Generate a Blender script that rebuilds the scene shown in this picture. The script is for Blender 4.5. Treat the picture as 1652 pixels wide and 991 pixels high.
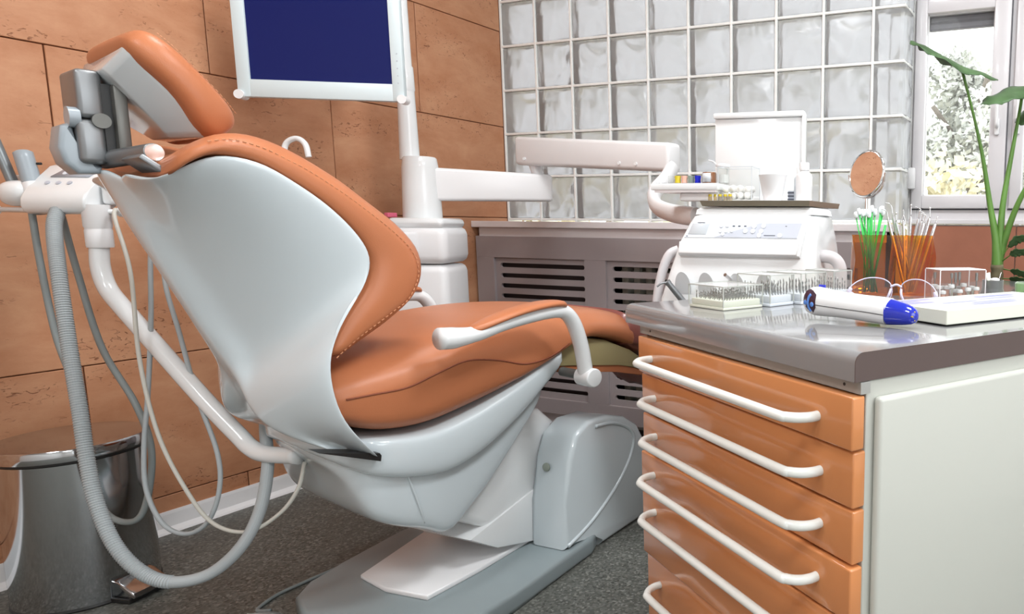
import bpy, bmesh, math, random
from mathutils import Vector, Matrix

random.seed(7)
for o in list(bpy.data.objects):
    bpy.data.objects.remove(o)
SC = bpy.context.scene
COL = SC.collection
PI = math.pi

# ------------------------------------------------------------------ camera
camd = bpy.data.cameras.new('camera')
cam = bpy.data.objects.new('camera', camd)
COL.objects.link(cam)
camd.sensor_fit = 'HORIZONTAL'
camd.sensor_width = 36.0
camd.lens = 1137.04 / 1652 * 36
camd.shift_x = (826 - 1273.76) / 1652
camd.shift_y = (515.43 - 495.5) / 1652
camd.clip_start = 0.02
pit, rol, yaw = math.radians(7.5477), math.radians(0.5269), math.radians(21.052)
fw = Vector((-math.sin(yaw) * math.cos(pit), math.cos(yaw) * math.cos(pit), -math.sin(pit)))
rt = Vector((math.cos(yaw), math.sin(yaw), 0))
up = rt.cross(fw)
R_ = rt * math.cos(rol) + up * math.sin(rol)
U_ = up * math.cos(rol) - rt * math.sin(rol)
cam.matrix_world = Matrix(((R_.x, U_.x, -fw.x, 2.521), (R_.y, U_.y, -fw.y, -2.73), (R_.z, U_.z, -fw.z, 0.95), (0, 0, 0, 1)))
SC.camera = cam

# ------------------------------------------------------------------ world, light, exposure
W = bpy.data.worlds.new('world')
SC.world = W
W.use_nodes = True
nt = W.node_tree
bg = nt.nodes['Background']
bg.inputs['Color'].default_value = (0.93, 0.96, 1.0, 1)
bg.inputs['Strength'].default_value = 3.2
SC.view_settings.view_transform = 'Standard'
SC.view_settings.look = 'None'
SC.view_settings.gamma = 1.0
SC.view_settings.exposure = 0.0


def area(name, loc, rot, sx, sy, power, color=(1, 1, 1)):
    l = bpy.data.lights.new(name, 'AREA')
    l.shape = 'RECTANGLE'; l.size = sx; l.size_y = sy; l.energy = power; l.color = color
    o = bpy.data.objects.new(name, l)
    o.location = loc; o.rotation_euler = rot
    COL.objects.link(o)
    return o


# ------------------------------------------------------------------ helpers
def mat(name, color, rough=0.4, metal=0.0, coat=0.0, var=0.0, vscale=8.0, bump=0.0, bscale=200.0, spec=0.5,
        trans=0.0, ior=1.45, alpha=1.0, emit=None, estr=0.0, sub=0.0):
    m = bpy.data.materials.new(name)
    m.use_nodes = True
    n = m.node_tree.nodes; k = m.node_tree.links
    b = n['Principled BSDF']
    b.inputs['Base Color'].default_value = (*color, 1)
    b.inputs['Roughness'].default_value = rough
    b.inputs['Metallic'].default_value = metal
    b.inputs['Coat Weight'].default_value = coat
    b.inputs['Coat Roughness'].default_value = 0.06
    b.inputs['Specular IOR Level'].default_value = spec
    b.inputs['Transmission Weight'].default_value = trans
    b.inputs['IOR'].default_value = ior
    b.inputs['Alpha'].default_value = alpha
    if sub:
        b.inputs['Subsurface Weight'].default_value = sub
        b.inputs['Subsurface Scale'].default_value = 0.02
    if emit:
        b.inputs['Emission Color'].default_value = (*emit, 1)
        b.inputs['Emission Strength'].default_value = estr
    tc = n.new('ShaderNodeTexCoord')
    if var > 0:
        t = n.new('ShaderNodeTexNoise'); t.inputs['Scale'].default_value = vscale
        t.inputs['Detail'].default_value = 4
        k.new(tc.outputs['Object'], t.inputs['Vector'])
        r = n.new('ShaderNodeValToRGB')
        r.color_ramp.elements[0].position = 0.3; r.color_ramp.elements[1].position = 0.7
        r.color_ramp.elements[0].color = (*[c * (1 - var) for c in color], 1)
        r.color_ramp.elements[1].color = (*[min(1, c * (1 + var)) for c in color], 1)
        k.new(t.outputs['Fac'], r.inputs['Fac'])
        k.new(r.outputs['Color'], b.inputs['Base Color'])
    if bump > 0:
        t = n.new('ShaderNodeTexNoise'); t.inputs['Scale'].default_value = bscale
        t.inputs['Detail'].default_value = 3
        k.new(tc.outputs['Object'], t.inputs['Vector'])
        bp = n.new('ShaderNodeBump'); bp.inputs['Strength'].default_value = bump
        bp.inputs['Distance'].default_value = 0.002
        k.new(t.outputs['Fac'], bp.inputs['Height'])
        k.new(bp.outputs['Normal'], b.inputs['Normal'])
    return m


def add_obj(name, bm, m, parent=None, smooth=False, loc=None, recalc=True, angle=None):
    if recalc:
        bmesh.ops.recalc_face_normals(bm, faces=bm.faces)
    me = bpy.data.meshes.new(name)
    bm.to_mesh(me); bm.free()
    if smooth:
        for p in me.polygons:
            p.use_smooth = True
        if angle:
            me.set_sharp_from_angle(angle=math.radians(angle))
    if m:
        me.materials.append(m)
    o = bpy.data.objects.new(name, me)
    COL.objects.link(o)
    if loc is not None:
        o.location = loc
    if parent:
        o.parent = parent
    return o


def thing(name, label, cat, loc=(0, 0, 0), rz=0.0, group=None):
    o = bpy.data.objects.new(name, None)
    o.empty_display_size = 0.05
    o.location = loc; o.rotation_euler = (0, 0, rz)
    COL.objects.link(o)
    o['label'] = label; o['category'] = cat
    if group:
        o['group'] = group
    return o


def tag(o, label, cat=None, group=None):
    o['label'] = label
    if cat:
        o['category'] = cat
    if group:
        o['group'] = group
    return o


def struct(name, label, bm, m, cat, **kw):
    o = add_obj(name, bm, m, **kw)
    o['kind'] = 'structure'; o['label'] = label; o['category'] = cat
    return o


def bx(bm, x0, x1, y0, y1, z0, z1, bev=0.0, seg=2, M=None):
    x0, x1 = min(x0, x1), max(x0, x1); y0, y1 = min(y0, y1), max(y0, y1); z0, z1 = min(z0, z1), max(z0, z1)
    vs = [bm.verts.new((x, y, z)) for x in (x0, x1) for y in (y0, y1) for z in (z0, z1)]
    F = [(0, 1, 3, 2), (4, 6, 7, 5), (0, 4, 5, 1), (2, 3, 7, 6), (0, 2, 6, 4), (1, 5, 7, 3)]
    fs = [bm.faces.new([vs[i] for i in f]) for f in F]
    if bev > 0:
        es = list({e for f in fs for e in f.edges})
        r = bmesh.ops.bevel(bm, geom=es, offset=bev, segments=seg, profile=0.5, affect='EDGES', clamp_overlap=True)
        vs = list({v for f in r['faces'] for v in f.verts} | {v for v in vs if v.is_valid})
    if M is not None:
        bmesh.ops.transform(bm, matrix=M, verts=[v for v in vs if v.is_valid])
    return vs


def prism(bm, pts, lo, hi, axis='x', bev=0.0, seg=2, M=None):
    """pts: outline in the two other axes; extruded from lo to hi along axis."""
    def mk(p, t):
        if axis == 'x': return (t, p[0], p[1])
        if axis == 'y': return (p[0], t, p[1])
        return (p[0], p[1], t)
    a = [bm.verts.new(mk(p, lo)) for p in pts]
    b = [bm.verts.new(mk(p, hi)) for p in pts]
    n = len(pts)
    fs = [bm.faces.new(a), bm.faces.new(b[::-1])]
    for i in range(n):
        fs.append(bm.faces.new((a[i], b[i], b[(i + 1) % n], a[(i + 1) % n])))
    vs = a + b
    if bev > 0:
        es = list({e for f in fs[:2] for e in f.edges})
        r = bmesh.ops.bevel(bm, geom=es, offset=bev, segments=seg, profile=0.5, affect='EDGES', clamp_overlap=True)
        vs = list({v for f in r['faces'] for v in f.verts} | {v for v in vs if v.is_valid})
    if M is not None:
        bmesh.ops.transform(bm, matrix=M, verts=[v for v in vs if v.is_valid])
    return vs


def catmull(P, n=6):
    P = [Vector(p) for p in P]
    out = []
    for i in range(len(P) - 1):
        p0 = P[i - 1] if i > 0 else P[0] * 2 - P[1]
        p1, p2 = P[i], P[i + 1]
        p3 = P[i + 2] if i + 2 < len(P) else P[-1] * 2 - P[-2]
        for k in range(n):
            t = k / n
            out.append(0.5 * ((2 * p1) + (p2 - p0) * t + (2 * p0 - 5 * p1 + 4 * p2 - p3) * t * t + (3 * p1 - p0 - 3 * p2 + p3) * t ** 3))
    out.append(P[-1])
    return out


def tube(bm, P, r, seg=12, n=6, smooth=True, cap=True, ref=None, flat=1.0):
    """r: number or function of t in 0..1; flat: squash of the second axis"""
    pts = catmull(P, n) if smooth else [Vector(p) for p in P]
    N = len(pts)
    prev = None
    rings = []
    for i, p in enumerate(pts):
        t = (pts[min(i + 1, N - 1)] - pts[max(i - 1, 0)]).normalized()
        if prev is None:
            a = Vector(ref) if ref else (Vector((0, 0, 1)) if abs(t.z) < 0.9 else Vector((1, 0, 0)))
            u = (a - t * a.dot(t)).normalized()
        else:
            u = (prev - t * prev.dot(t)).normalized()
        prev = u
        v = t.cross(u)
        rr = r(i / (N - 1)) if callable(r) else r
        rings.append([bm.verts.new(p + u * math.cos(2 * PI * k / seg) * rr + v * math.sin(2 * PI * k / seg) * rr * flat) for k in range(seg)])
    for a, b in zip(rings, rings[1:]):
        for k in range(seg):
            bm.faces.new((a[k], a[(k + 1) % seg], b[(k + 1) % seg], b[k]))
    if cap:
        bm.faces.new(rings[0][::-1]); bm.faces.new(rings[-1])
    return rings


def cyl(bm, a, b, r, seg=20, r2=None):
    r2 = r if r2 is None else r2
    tube(bm, [a, b], lambda t: r + (r2 - r) * t, seg=seg, smooth=False)


def lathe(bm, prof, seg=32, M=None, cap=True, sx=1.0, sy=1.0):
    rings = []
    for r, z in prof:
        rings.append([bm.verts.new((r * sx * math.cos(2 * PI * k / seg), r * sy * math.sin(2 * PI * k / seg), z)) for k in range(seg)])
    for a, b in zip(rings, rings[1:]):
        for k in range(seg):
            bm.faces.new((a[k], a[(k + 1) % seg], b[(k + 1) % seg], b[k]))
    if cap:
        bm.faces.new(rings[0][::-1]); bm.faces.new(rings[-1])
    if M is not None:
        bmesh.ops.transform(bm, matrix=M, verts=[v for r in rings for v in r])


def loft(bm, rows, closed=False, cap=True):
    V = [[bm.verts.new(p) for p in r] for r in rows]
    n = len(rows[0])
    m = n if closed else n - 1
    for a, b in zip(V, V[1:]):
        for k in range(m):
            bm.faces.new((a[k], a[(k + 1) % n], b[(k + 1) % n], b[k]))
    if cap:
        bm.faces.new(V[0][::-1]); bm.faces.new(V[-1])
    return V


def resample(P, n):
    P = [Vector(p) for p in P]
    d = [0]
    for a, b in zip(P, P[1:]):
        d.append(d[-1] + (b - a).length)
    out = []
    for i in range(n):
        s = d[-1] * i / (n - 1)
        j = 0
        while j < len(d) - 2 and d[j + 1] < s:
            j += 1
        t = (s - d[j]) / max(1e-9, d[j + 1] - d[j])
        out.append(P[j].lerp(P[j + 1], min(1, max(0, t))))
    return out


def subsurf(o, lv=2):
    m = o.modifiers.new('subdivision', 'SUBSURF'); m.levels = lv; m.render_levels = lv
    return m


def bez(name):
    return bmesh.new()


def T(x=0, y=0, z=0, rx=0, ry=0, rz=0):
    return Matrix.Translation((x, y, z)) @ Matrix.Rotation(rz, 4, 'Z') @ Matrix.Rotation(ry, 4, 'Y') @ Matrix.Rotation(rx, 4, 'X')


def text(name, body, size, m, parent, M, ext=0.0004):
    c = bpy.data.curves.new(name, 'FONT')
    c.body = body; c.size = size; c.extrude = ext; c.align_x = 'CENTER'; c.align_y = 'CENTER'
    c.materials.append(m)
    o = bpy.data.objects.new(name, c)
    COL.objects.link(o); o.parent = parent; o.matrix_local = M
    return o


# ------------------------------------------------------------------ materials
def stone_mat():
    m = bpy.data.materials.new('terracotta_stone')
    m.use_nodes = True
    n = m.node_tree.nodes; k = m.node_tree.links
    b = n['Principled BSDF']; b.inputs['Roughness'].default_value = 0.55
    g = n.new('ShaderNodeNewGeometry')
    oi = n.new('ShaderNodeObjectInfo')
    mp = n.new('ShaderNodeMapping'); mp.inputs['Scale'].default_value = (1, 1, 2.0)
    ad = n.new('ShaderNodeVectorMath'); ad.operation = 'ADD'
    mu = n.new('ShaderNodeVectorMath'); mu.operation = 'SCALE'; mu.inputs['Scale'].default_value = 9.0
    cx = n.new('ShaderNodeCombineXYZ')
    k.new(oi.outputs['Random'], cx.inputs['X']); k.new(oi.outputs['Random'], cx.inputs['Z'])
    k.new(cx.outputs[0], mu.inputs[0])
    k.new(g.outputs['Position'], ad.inputs[0]); k.new(mu.outputs[0], ad.inputs[1])
    k.new(ad.outputs[0], mp.inputs['Vector'])
    n1 = n.new('ShaderNodeTexNoise'); n1.inputs['Scale'].default_value = 4.2; n1.inputs['Detail'].default_value = 9; n1.inputs['Roughness'].default_value = 0.68; n1.inputs['Distortion'].default_value = 0.25
    k.new(mp.outputs[0], n1.inputs['Vector'])
    r1 = n.new('ShaderNodeValToRGB')
    e = r1.color_ramp.elements
    e[0].position = 0.28; e[0].color = (0.44, 0.18, 0.082, 1)
    e[1].position = 0.78; e[1].color = (0.64, 0.345, 0.195, 1)
    x = r1.color_ramp.elements.new(0.52); x.color = (0.54, 0.258, 0.138, 1)
    k.new(n1.outputs['Fac'], r1.inputs['Fac'])
    # pits of the travertine, gathered in patches
    n2 = n.new('ShaderNodeTexNoise'); n2.inputs['Scale'].default_value = 55; n2.inputs['Detail'].default_value = 4; n2.inputs['Distortion'].default_value = 1.2
    k.new(mp.outputs[0], n2.inputs['Vector'])
    r2 = n.new('ShaderNodeValToRGB'); r2.color_ramp.elements[0].position = 0.60; r2.color_ramp.elements[1].position = 0.68
    k.new(n2.outputs['Fac'], r2.inputs['Fac'])
    n3 = n.new('ShaderNodeTexNoise'); n3.inputs['Scale'].default_value = 5; n3.inputs['Detail'].default_value = 3
    k.new(mp.outputs[0], n3.inputs['Vector'])
    r3 = n.new('ShaderNodeValToRGB'); r3.color_ramp.elements[0].position = 0.50; r3.color_ramp.elements[1].position = 0.62
    k.new(n3.outputs['Fac'], r3.inputs['Fac'])
    mm = n.new('ShaderNodeMath'); mm.operation = 'MULTIPLY'
    k.new(r2.outputs[0], mm.inputs[0]); k.new(r3.outputs[0], mm.inputs[1])
    mx = n.new('ShaderNodeMix'); mx.data_type = 'RGBA'
    k.new(mm.outputs[0], mx.inputs['Factor'])
    k.new(r1.outputs[0], mx.inputs['A']); mx.inputs['B'].default_value = (0.26, 0.10, 0.045, 1)
    k.new(mx.outputs['Result'], b.inputs['Base Color'])
    inv = n.new('ShaderNodeMath'); inv.operation = 'SUBTRACT'; inv.inputs[0].default_value = 1
    k.new(mm.outputs[0], inv.inputs[1])
    ad2 = n.new('ShaderNodeMath'); ad2.operation = 'MULTIPLY_ADD'; ad2.inputs[1].default_value = 0.5
    k.new(n1.outputs['Fac'], ad2.inputs[0]); k.new(inv.outputs[0], ad2.inputs[2])
    bp = n.new('ShaderNodeBump'); bp.inputs['Strength'].default_value = 0.5; bp.inputs['Distance'].default_value = 0.004
    k.new(ad2.outputs[0], bp.inputs['Height']); k.new(bp.outputs[0], b.inputs['Normal'])
    return m


def floor_mat():
    m = bpy.data.materials.new('speckled_vinyl')
    m.use_nodes = True
    n = m.node_tree.nodes; k = m.node_tree.links
    b = n['Principled BSDF']; b.inputs['Roughness'].default_value = 0.5
    tc = n.new('ShaderNodeTexCoord')
    v = n.new('ShaderNodeTexVoronoi'); v.inputs['Scale'].default_value = 170
    k.new(tc.outputs['Object'], v.inputs['Vector'])
    r = n.new('ShaderNodeValToRGB'); r.color_ramp.interpolation = 'CONSTANT'
    e = r.color_ramp.elements
    e[0].position = 0; e[0].color = (0.085, 0.088, 0.078, 1)
    e[1].position = 0.35; e[1].color = (0.115, 0.118, 0.105, 1)
    for p, c in ((0.62, (0.14, 0.145, 0.13, 1)), (0.84, (0.20, 0.205, 0.185, 1)), (0.94, (0.055, 0.057, 0.05, 1))):
        x = e.new(p); x.color = c
    sp = n.new('ShaderNodeSeparateColor')
    k.new(v.outputs['Color'], sp.inputs[0]); k.new(sp.outputs[0], r.inputs['Fac'])
    k.new(r.outputs[0], b.inputs['Base Color'])
    return m


def glass_block_mat():
    m = bpy.data.materials.new('wavy_block_glass')
    m.use_nodes = True
    n = m.node_tree.nodes; k = m.node_tree.links
    b = n['Principled BSDF']
    b.inputs['Base Color'].default_value = (0.56, 0.57, 0.575, 1)
    b.inputs['Roughness'].default_value = 0.24
    b.inputs['Transmission Weight'].default_value = 0.50
    b.inputs['IOR'].default_value = 1.3
    tc = n.new('ShaderNodeTexCoord')
    t = n.new('ShaderNodeTexNoise'); t.inputs['Scale'].default_value = 7; t.inputs['Detail'].default_value = 0.6; t.inputs['Distortion'].default_value = 1.2
    k.new(tc.outputs['Object'], t.inputs['Vector'])
    bp = n.new('ShaderNodeBump'); bp.inputs['Strength'].default_value = 1.0; bp.inputs['Distance'].default_value = 0.022
    k.new(t.outputs['Fac'], bp.inputs['Height']); k.new(bp.outputs[0], b.inputs['Normal'])
    return m


def clear_mat(name, tint, alpha=0.15, rough=0.03):
    """thin clear plastic or pane: mostly see-through, with a gloss on it"""
    m = bpy.data.materials.new(name)
    m.use_nodes = True
    n = m.node_tree.nodes; k = m.node_tree.links
    for x in list(n): n.remove(x)
    out = n.new('ShaderNodeOutputMaterial')
    tr = n.new('ShaderNodeBsdfTransparent'); tr.inputs[0].default_value = (*tint, 1)
    gl = n.new('ShaderNodeBsdfPrincipled'); gl.inputs['Base Color'].default_value = (0.9, 0.9, 0.92, 1); gl.inputs['Roughness'].default_value = rough
    lw = n.new('ShaderNodeLayerWeight'); lw.inputs['Blend'].default_value = 0.5
    pw = n.new('ShaderNodeMath'); pw.operation = 'POWER'; pw.inputs[1].default_value = 4
    k.new(lw.outputs['Facing'], pw.inputs[0])
    ad = n.new('ShaderNodeMath'); ad.operation = 'MULTIPLY_ADD'; ad.inputs[1].default_value = 0.7; ad.inputs[2].default_value = alpha; ad.use_clamp = True
    k.new(pw.outputs[0], ad.inputs[0])
    mx = n.new('ShaderNodeMixShader')
    k.new(ad.outputs[0], mx.inputs[0]); k.new(tr.outputs[0], mx.inputs[1]); k.new(gl.outputs[0], mx.inputs[2])
    k.new(mx.outputs[0], out.inputs[0])
    return m


M = {}
M['stone'] = stone_mat()
M['stonered'] = mat('red_brown_stone', (0.33, 0.125, 0.075), 0.5, var=0.14, vscale=5, bump=0.3, bscale=40)
M['grout'] = mat('stone_joint', (0.25, 0.09, 0.04), 0.8)
M['floor'] = floor_mat()
M['block'] = glass_block_mat()
M['mortar'] = mat('white_mortar', (0.90, 0.91, 0.89), 0.5, var=0.04, vscale=20)
M['wallw'] = mat('white_paint', (0.80, 0.79, 0.77), 0.7, var=0.02, vscale=3)
M['ceil'] = mat('ceiling_paint', (0.85, 0.85, 0.84), 0.8)
M['sill'] = mat('sill_laminate', (0.84, 0.80, 0.81), 0.3)
M['cover'] = mat('grey_lacquer', (0.36, 0.315, 0.32), 0.35, coat=0.2, var=0.03, vscale=5)
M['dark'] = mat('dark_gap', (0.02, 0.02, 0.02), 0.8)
M['radiator'] = mat('radiator_enamel', (0.42, 0.42, 0.36), 0.5)
M['winframe'] = mat('window_pvc', (0.70, 0.68, 0.70), 0.3, coat=0.2)
M['gasket'] = mat('window_gasket', (0.10, 0.10, 0.11), 0.5)
M['shutter'] = mat('shutter_slat', (0.12, 0.115, 0.14), 0.5)
M['pane'] = clear_mat('window_glass', (0.97, 0.98, 0.97), 0.04)
M['white'] = mat('glossy_white_plastic', (0.80, 0.82, 0.83), 0.22, coat=0.5)
M['white2'] = mat('satin_white_plastic', (0.82, 0.82, 0.83), 0.35, coat=0.15)
M['shell'] = mat('glossy_shell', (0.62, 0.69, 0.725), 0.16, coat=0.6)
M['leather'] = mat('orange_leather', (0.50, 0.178, 0.080), 0.36, spec=0.4, var=0.05, vscale=6, bump=0.12, bscale=500)
M['thread'] = mat('orange_thread', (0.60, 0.27, 0.14), 0.7)
M['seam'] = mat('dark_seam', (0.23, 0.065, 0.03), 0.7)
M['wrap'] = mat('wrinkled_foot_cover', (0.30, 0.10, 0.085), 0.3, coat=0.4)
M['olive'] = mat('olive_underside', (0.30, 0.25, 0.12), 0.5)
M['metal'] = mat('anodised_grey', (0.27, 0.28, 0.29), 0.40, metal=0.75)
M['metald'] = mat('dark_bracket', (0.15, 0.15, 0.14), 0.4, metal=0.6)
M['chrome'] = mat('chrome', (0.80, 0.80, 0.80), 0.12, metal=1.0)
M['steel'] = mat('polished_steel', (0.50, 0.52, 0.54), 0.10, metal=1.0)
M['bluegrey'] = mat('blue_grey_plastic', (0.34, 0.39, 0.43), 0.35, coat=0.2)
M['basegrey'] = mat('base_grey', (0.27, 0.32, 0.335), 0.38, coat=0.2)
M['hose'] = mat('grey_hose', (0.38, 0.415, 0.43), 0.5)
M['hosed'] = mat('dark_grey_hose', (0.23, 0.26, 0.26), 0.5)
M['hosec'] = mat('cream_hose', (0.55, 0.54, 0.49), 0.5)
M['black'] = mat('black_plastic', (0.015, 0.015, 0.015), 0.4)
M['screen'] = mat('blue_screen', (0.006, 0.008, 0.045), 0.2, spec=0.2, emit=(0.006, 0.010, 0.085), estr=0.8)
M['bezel'] = mat('pale_bezel', (0.66, 0.76, 0.79), 0.3)
M['counter'] = mat('grey_worktop', (0.25, 0.25, 0.255), 0.12, coat=0.5)
M['counterside'] = mat('worktop_edge_brown', (0.105, 0.075, 0.070), 0.3, coat=0.15)
M['drawer'] = mat('orange_lacquer', (0.64, 0.255, 0.095), 0.16, coat=0.6, var=0.04, vscale=4)
M['handle'] = mat('white_handle', (0.80, 0.83, 0.80), 0.25, coat=0.4, var=0.02, vscale=30)
M['carcass'] = mat('cabinet_pale_panel', (0.53, 0.54, 0.495), 0.3, coat=0.3)
M['strip'] = mat('grey_strip', (0.36, 0.36, 0.34), 0.4)
M['amber'] = clear_mat('amber_plastic', (0.88, 0.45, 0.012), 0.04)
M['clear'] = clear_mat('clear_plastic', (0.96, 0.965, 0.955), 0.05)
M['lens'] = clear_mat('lens_plastic', (0.94, 0.90, 0.93), 0.05)
M['clearedge'] = mat('clear_edge', (0.50, 0.52, 0.49), 0.15, coat=0.4)
M['cream'] = mat('cream_base', (0.74, 0.76, 0.66), 0.35)
M['lilac'] = mat('lilac_plastic', (0.66, 0.63, 0.78), 0.2, coat=0.5)
M['bur'] = mat('bur_steel', (0.30, 0.30, 0.29), 0.25, metal=0.9)
M['inst'] = mat('instrument_steel', (0.68, 0.68, 0.70), 0.22, metal=0.9)
M['green'] = mat('green_plastic', (0.04, 0.55, 0.09), 0.35)
M['bristle'] = mat('white_bristle', (0.86, 0.93, 0.95), 0.7)
M['mirror'] = mat('mirror_glass', (0.92, 0.90, 0.88), 0.01, metal=1.0)
M['blue'] = mat('deep_blue_plastic', (0.008, 0.022, 0.42), 0.12, coat=0.6)
M['btn'] = mat('blue_button', (0.10, 0.24, 0.62), 0.3)
M['panelgrey'] = mat('panel_grey', (0.50, 0.53, 0.60), 0.3)
M['panelpale'] = mat('panel_pale', (0.70, 0.74, 0.80), 0.3)
M['niche'] = mat('niche_shade', (0.72, 0.74, 0.76), 0.4)
M['lcd'] = mat('lcd', (0.62, 0.66, 0.70), 0.15)
M['print'] = mat('grey_print', (0.10, 0.11, 0.14), 0.5)
M['printblue'] = mat('lilac_print', (0.30, 0.31, 0.55), 0.4)
M['leaf'] = mat('plant_leaf', (0.065, 0.125, 0.05), 0.5, var=0.35, vscale=14, coat=0.0, spec=0.35)
M['stem'] = mat('plant_stem', (0.10, 0.215, 0.04), 0.4, var=0.25, vscale=8)
M['bark'] = mat('plant_trunk', (0.13, 0.11, 0.06), 0.8, var=0.3, vscale=30)
M['pot'] = mat('brown_pot', (0.22, 0.09, 0.05), 0.6)
M['soil'] = mat('soil', (0.05, 0.035, 0.02), 0.9)
M['cotton'] = mat('cotton', (0.88, 0.87, 0.85), 0.9)
M['yellow'] = clear_mat('yellow_glass', (0.75, 0.60, 0.05), 0.2)
M['cgreen'] = clear_mat('green_cap', (0.05, 0.35, 0.12), 0.25)
M['cblue'] = mat('blue_cap', (0.01, 0.02, 0.5), 0.25)
M['peach'] = mat('peach_cap', (0.75, 0.42, 0.33), 0.4)
M['gold'] = mat('gold_cap', (0.60, 0.48, 0.03), 0.3)
M['bronze'] = mat('bronze_edge', (0.33, 0.29, 0.22), 0.3, metal=0.6)
M['greyglass'] = clear_mat('smoked_glass', (0.45, 0.46, 0.43), 0.15)
M['greenglass'] = clear_mat('pale_green_glass', (0.60, 0.85, 0.45), 0.2)
M['ctl'] = mat('ceiling_lamp_panel', (1, 1, 1), 0.5, emit=(1, 0.98, 0.95), estr=6)
M['foliage'] = mat('outdoor_foliage', (0.62, 0.63, 0.58), 0.8, var=0.4, vscale=2)
M['grass'] = mat('outdoor_grass', (0.75, 0.70, 0.52), 0.9, var=0.25, vscale=1)
M['trunk'] = mat('outdoor_trunk', (0.2, 0.17, 0.14), 0.9)
M['house'] = mat('outdoor_render', (0.75, 0.72, 0.66), 0.9)
M['pinkpl'] = mat('pink_plastic', (0.75, 0.15, 0.25), 0.4)

# ------------------------------------------------------------------ room
XW = 4.3      # right wall
YF = -4.7     # wall behind the camera
ZC = 2.75
YB = 0.15     # deeper window wall
bm = bmesh.new(); bx(bm, -0.1, XW + 0.1, YF - 0.1, YB + 0.25, -0.1, 0)
struct('floor', 'dark grey speckled vinyl floor of the surgery', bm, M['floor'], 'floor')
bm = bmesh.new(); bx(bm, -0.1, XW + 0.1, YF - 0.1, YB + 0.25, ZC, ZC + 0.1)
struct('ceiling', 'plain white ceiling above the surgery', bm, M['ceil'], 'ceiling')

bm = bmesh.new(); bx(bm, -0.12, -0.014, YF, 0.12, 0, ZC)
wl = struct('wall_left', 'left wall clad in terracotta travertine slabs', bm, M['grout'], 'wall')
# stone slabs: running bond, rows 0.432 high
rows_z = [-0.292, 0.113, 0.545, 0.977, 1.405, 1.841, 2.273, 2.705]
k = 0
for ri in range(len(rows_z) - 1):
    z0, z1 = max(0.0, rows_z[ri]), min(ZC, rows_z[ri + 1])
    if z1 - z0 < 0.02: continue
    off = -0.86 if ri % 2 == 1 else -0.47
    ys = [0.0]
    y = off
    while y > YF:
        ys.append(y); y -= 0.78
    ys.append(YF)
    for a, b in zip(ys, ys[1:]):
        bm = bmesh.new()
        d = 0.0015 * random.random()
        bx(bm, -0.014, -d, b + 0.0016, a - 0.0016, z0 + 0.0016, z1 - 0.0016, bev=0.0015, seg=1)
        add_obj('stone_slab', bm, M['stone'], wl)

bm = bmesh.new()
prism(bm, [(0.0, 0.0), (0.026, 0.0), (0.022, 0.006), (0.008, 0.016), (0.006, 0.055), (0.004, 0.064), (0.0, 0.064)], YF, -0.0, axis='y')
struct('baseboard_left', 'white coved skirting along the terracotta wall', bm, M['white2'], 'baseboard')

# glass block wall
bm = bmesh.new()
bx(bm, 0.0, 1.93, 0.0, 0.03, 0, 0.955)
bx(bm, 0.0, 1.93, 0.0, 0.15, 2.575, ZC)
# mortar bars
for i in range(10):
    x = 0.2 * i if i else 0.004
    bx(bm, x - 0.0055, x + 0.0055, 0.0, 0.09, 0.955, 2.58, bev=0.002, seg=1)
for j in range(9):
    z = 0.971 + 0.2005 * j
    bx(bm, 0.0, 1.925, 0.0005, 0.0905, z - 0.0055, z + 0.0055, bev=0.002, seg=1)
    bx(bm, 1.90, 1.928, 0.06, 0.15, z - 0.0055, z + 0.0055)
bx(bm, 1.918, 1.932, 0.138, 0.152, 0.955, 2.58)
wb = struct('wall_back', 'back wall of square wavy glass blocks in white mortar', bm, M['mortar'], 'wall')
meshes = []
for v in range(6):
    bm = bmesh.new()
    bx(bm, 0.0, 0.189, 0.0, 0.078, 0.0, 0.189, bev=0.008, seg=2)
    me = bpy.data.meshes.new('glass_block')
    bmesh.ops.recalc_face_normals(bm, faces=bm.faces)
    bmesh.ops.translate(bm, vec=(v * 3.1, v * 1.7, v * 2.3), verts=bm.verts)   # another stretch of the wavy pattern
    bm.to_mesh(me); bm.free(); me.materials.append(M['block'])
    for p in me.polygons: p.use_smooth = True
    me.set_sharp_from_angle(angle=math.radians(50))
    meshes.append((me, v))
for j in range(8):
    for i in range(9):
        me, v = random.choice(meshes)
        o = bpy.data.objects.new('glass_block', me); COL.objects.link(o); o.parent = wb
        o.location = (0.2 * i + 0.0055 - v * 3.1, 0.005 - v * 1.7, 0.971 + 0.2005 * j + 0.0055 - v * 2.3)
    # rounded end block turning the corner
    bm = bmesh.new()
    pts = [(1.8055, 0.005), (1.905, 0.005), (1.918, 0.008), (1.926, 0.018), (1.928, 0.03), (1.928, 0.137), (1.85, 0.137), (1.85, 0.083), (1.8055, 0.083)]
    prism(bm, pts, 0.971 + 0.2005 * j + 0.0055, 0.971 + 0.2005 * (j + 1) - 0.0055, axis='z', bev=0.003, seg=1)
    add_obj('glass_block', bm, M['block'], wb)

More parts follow.
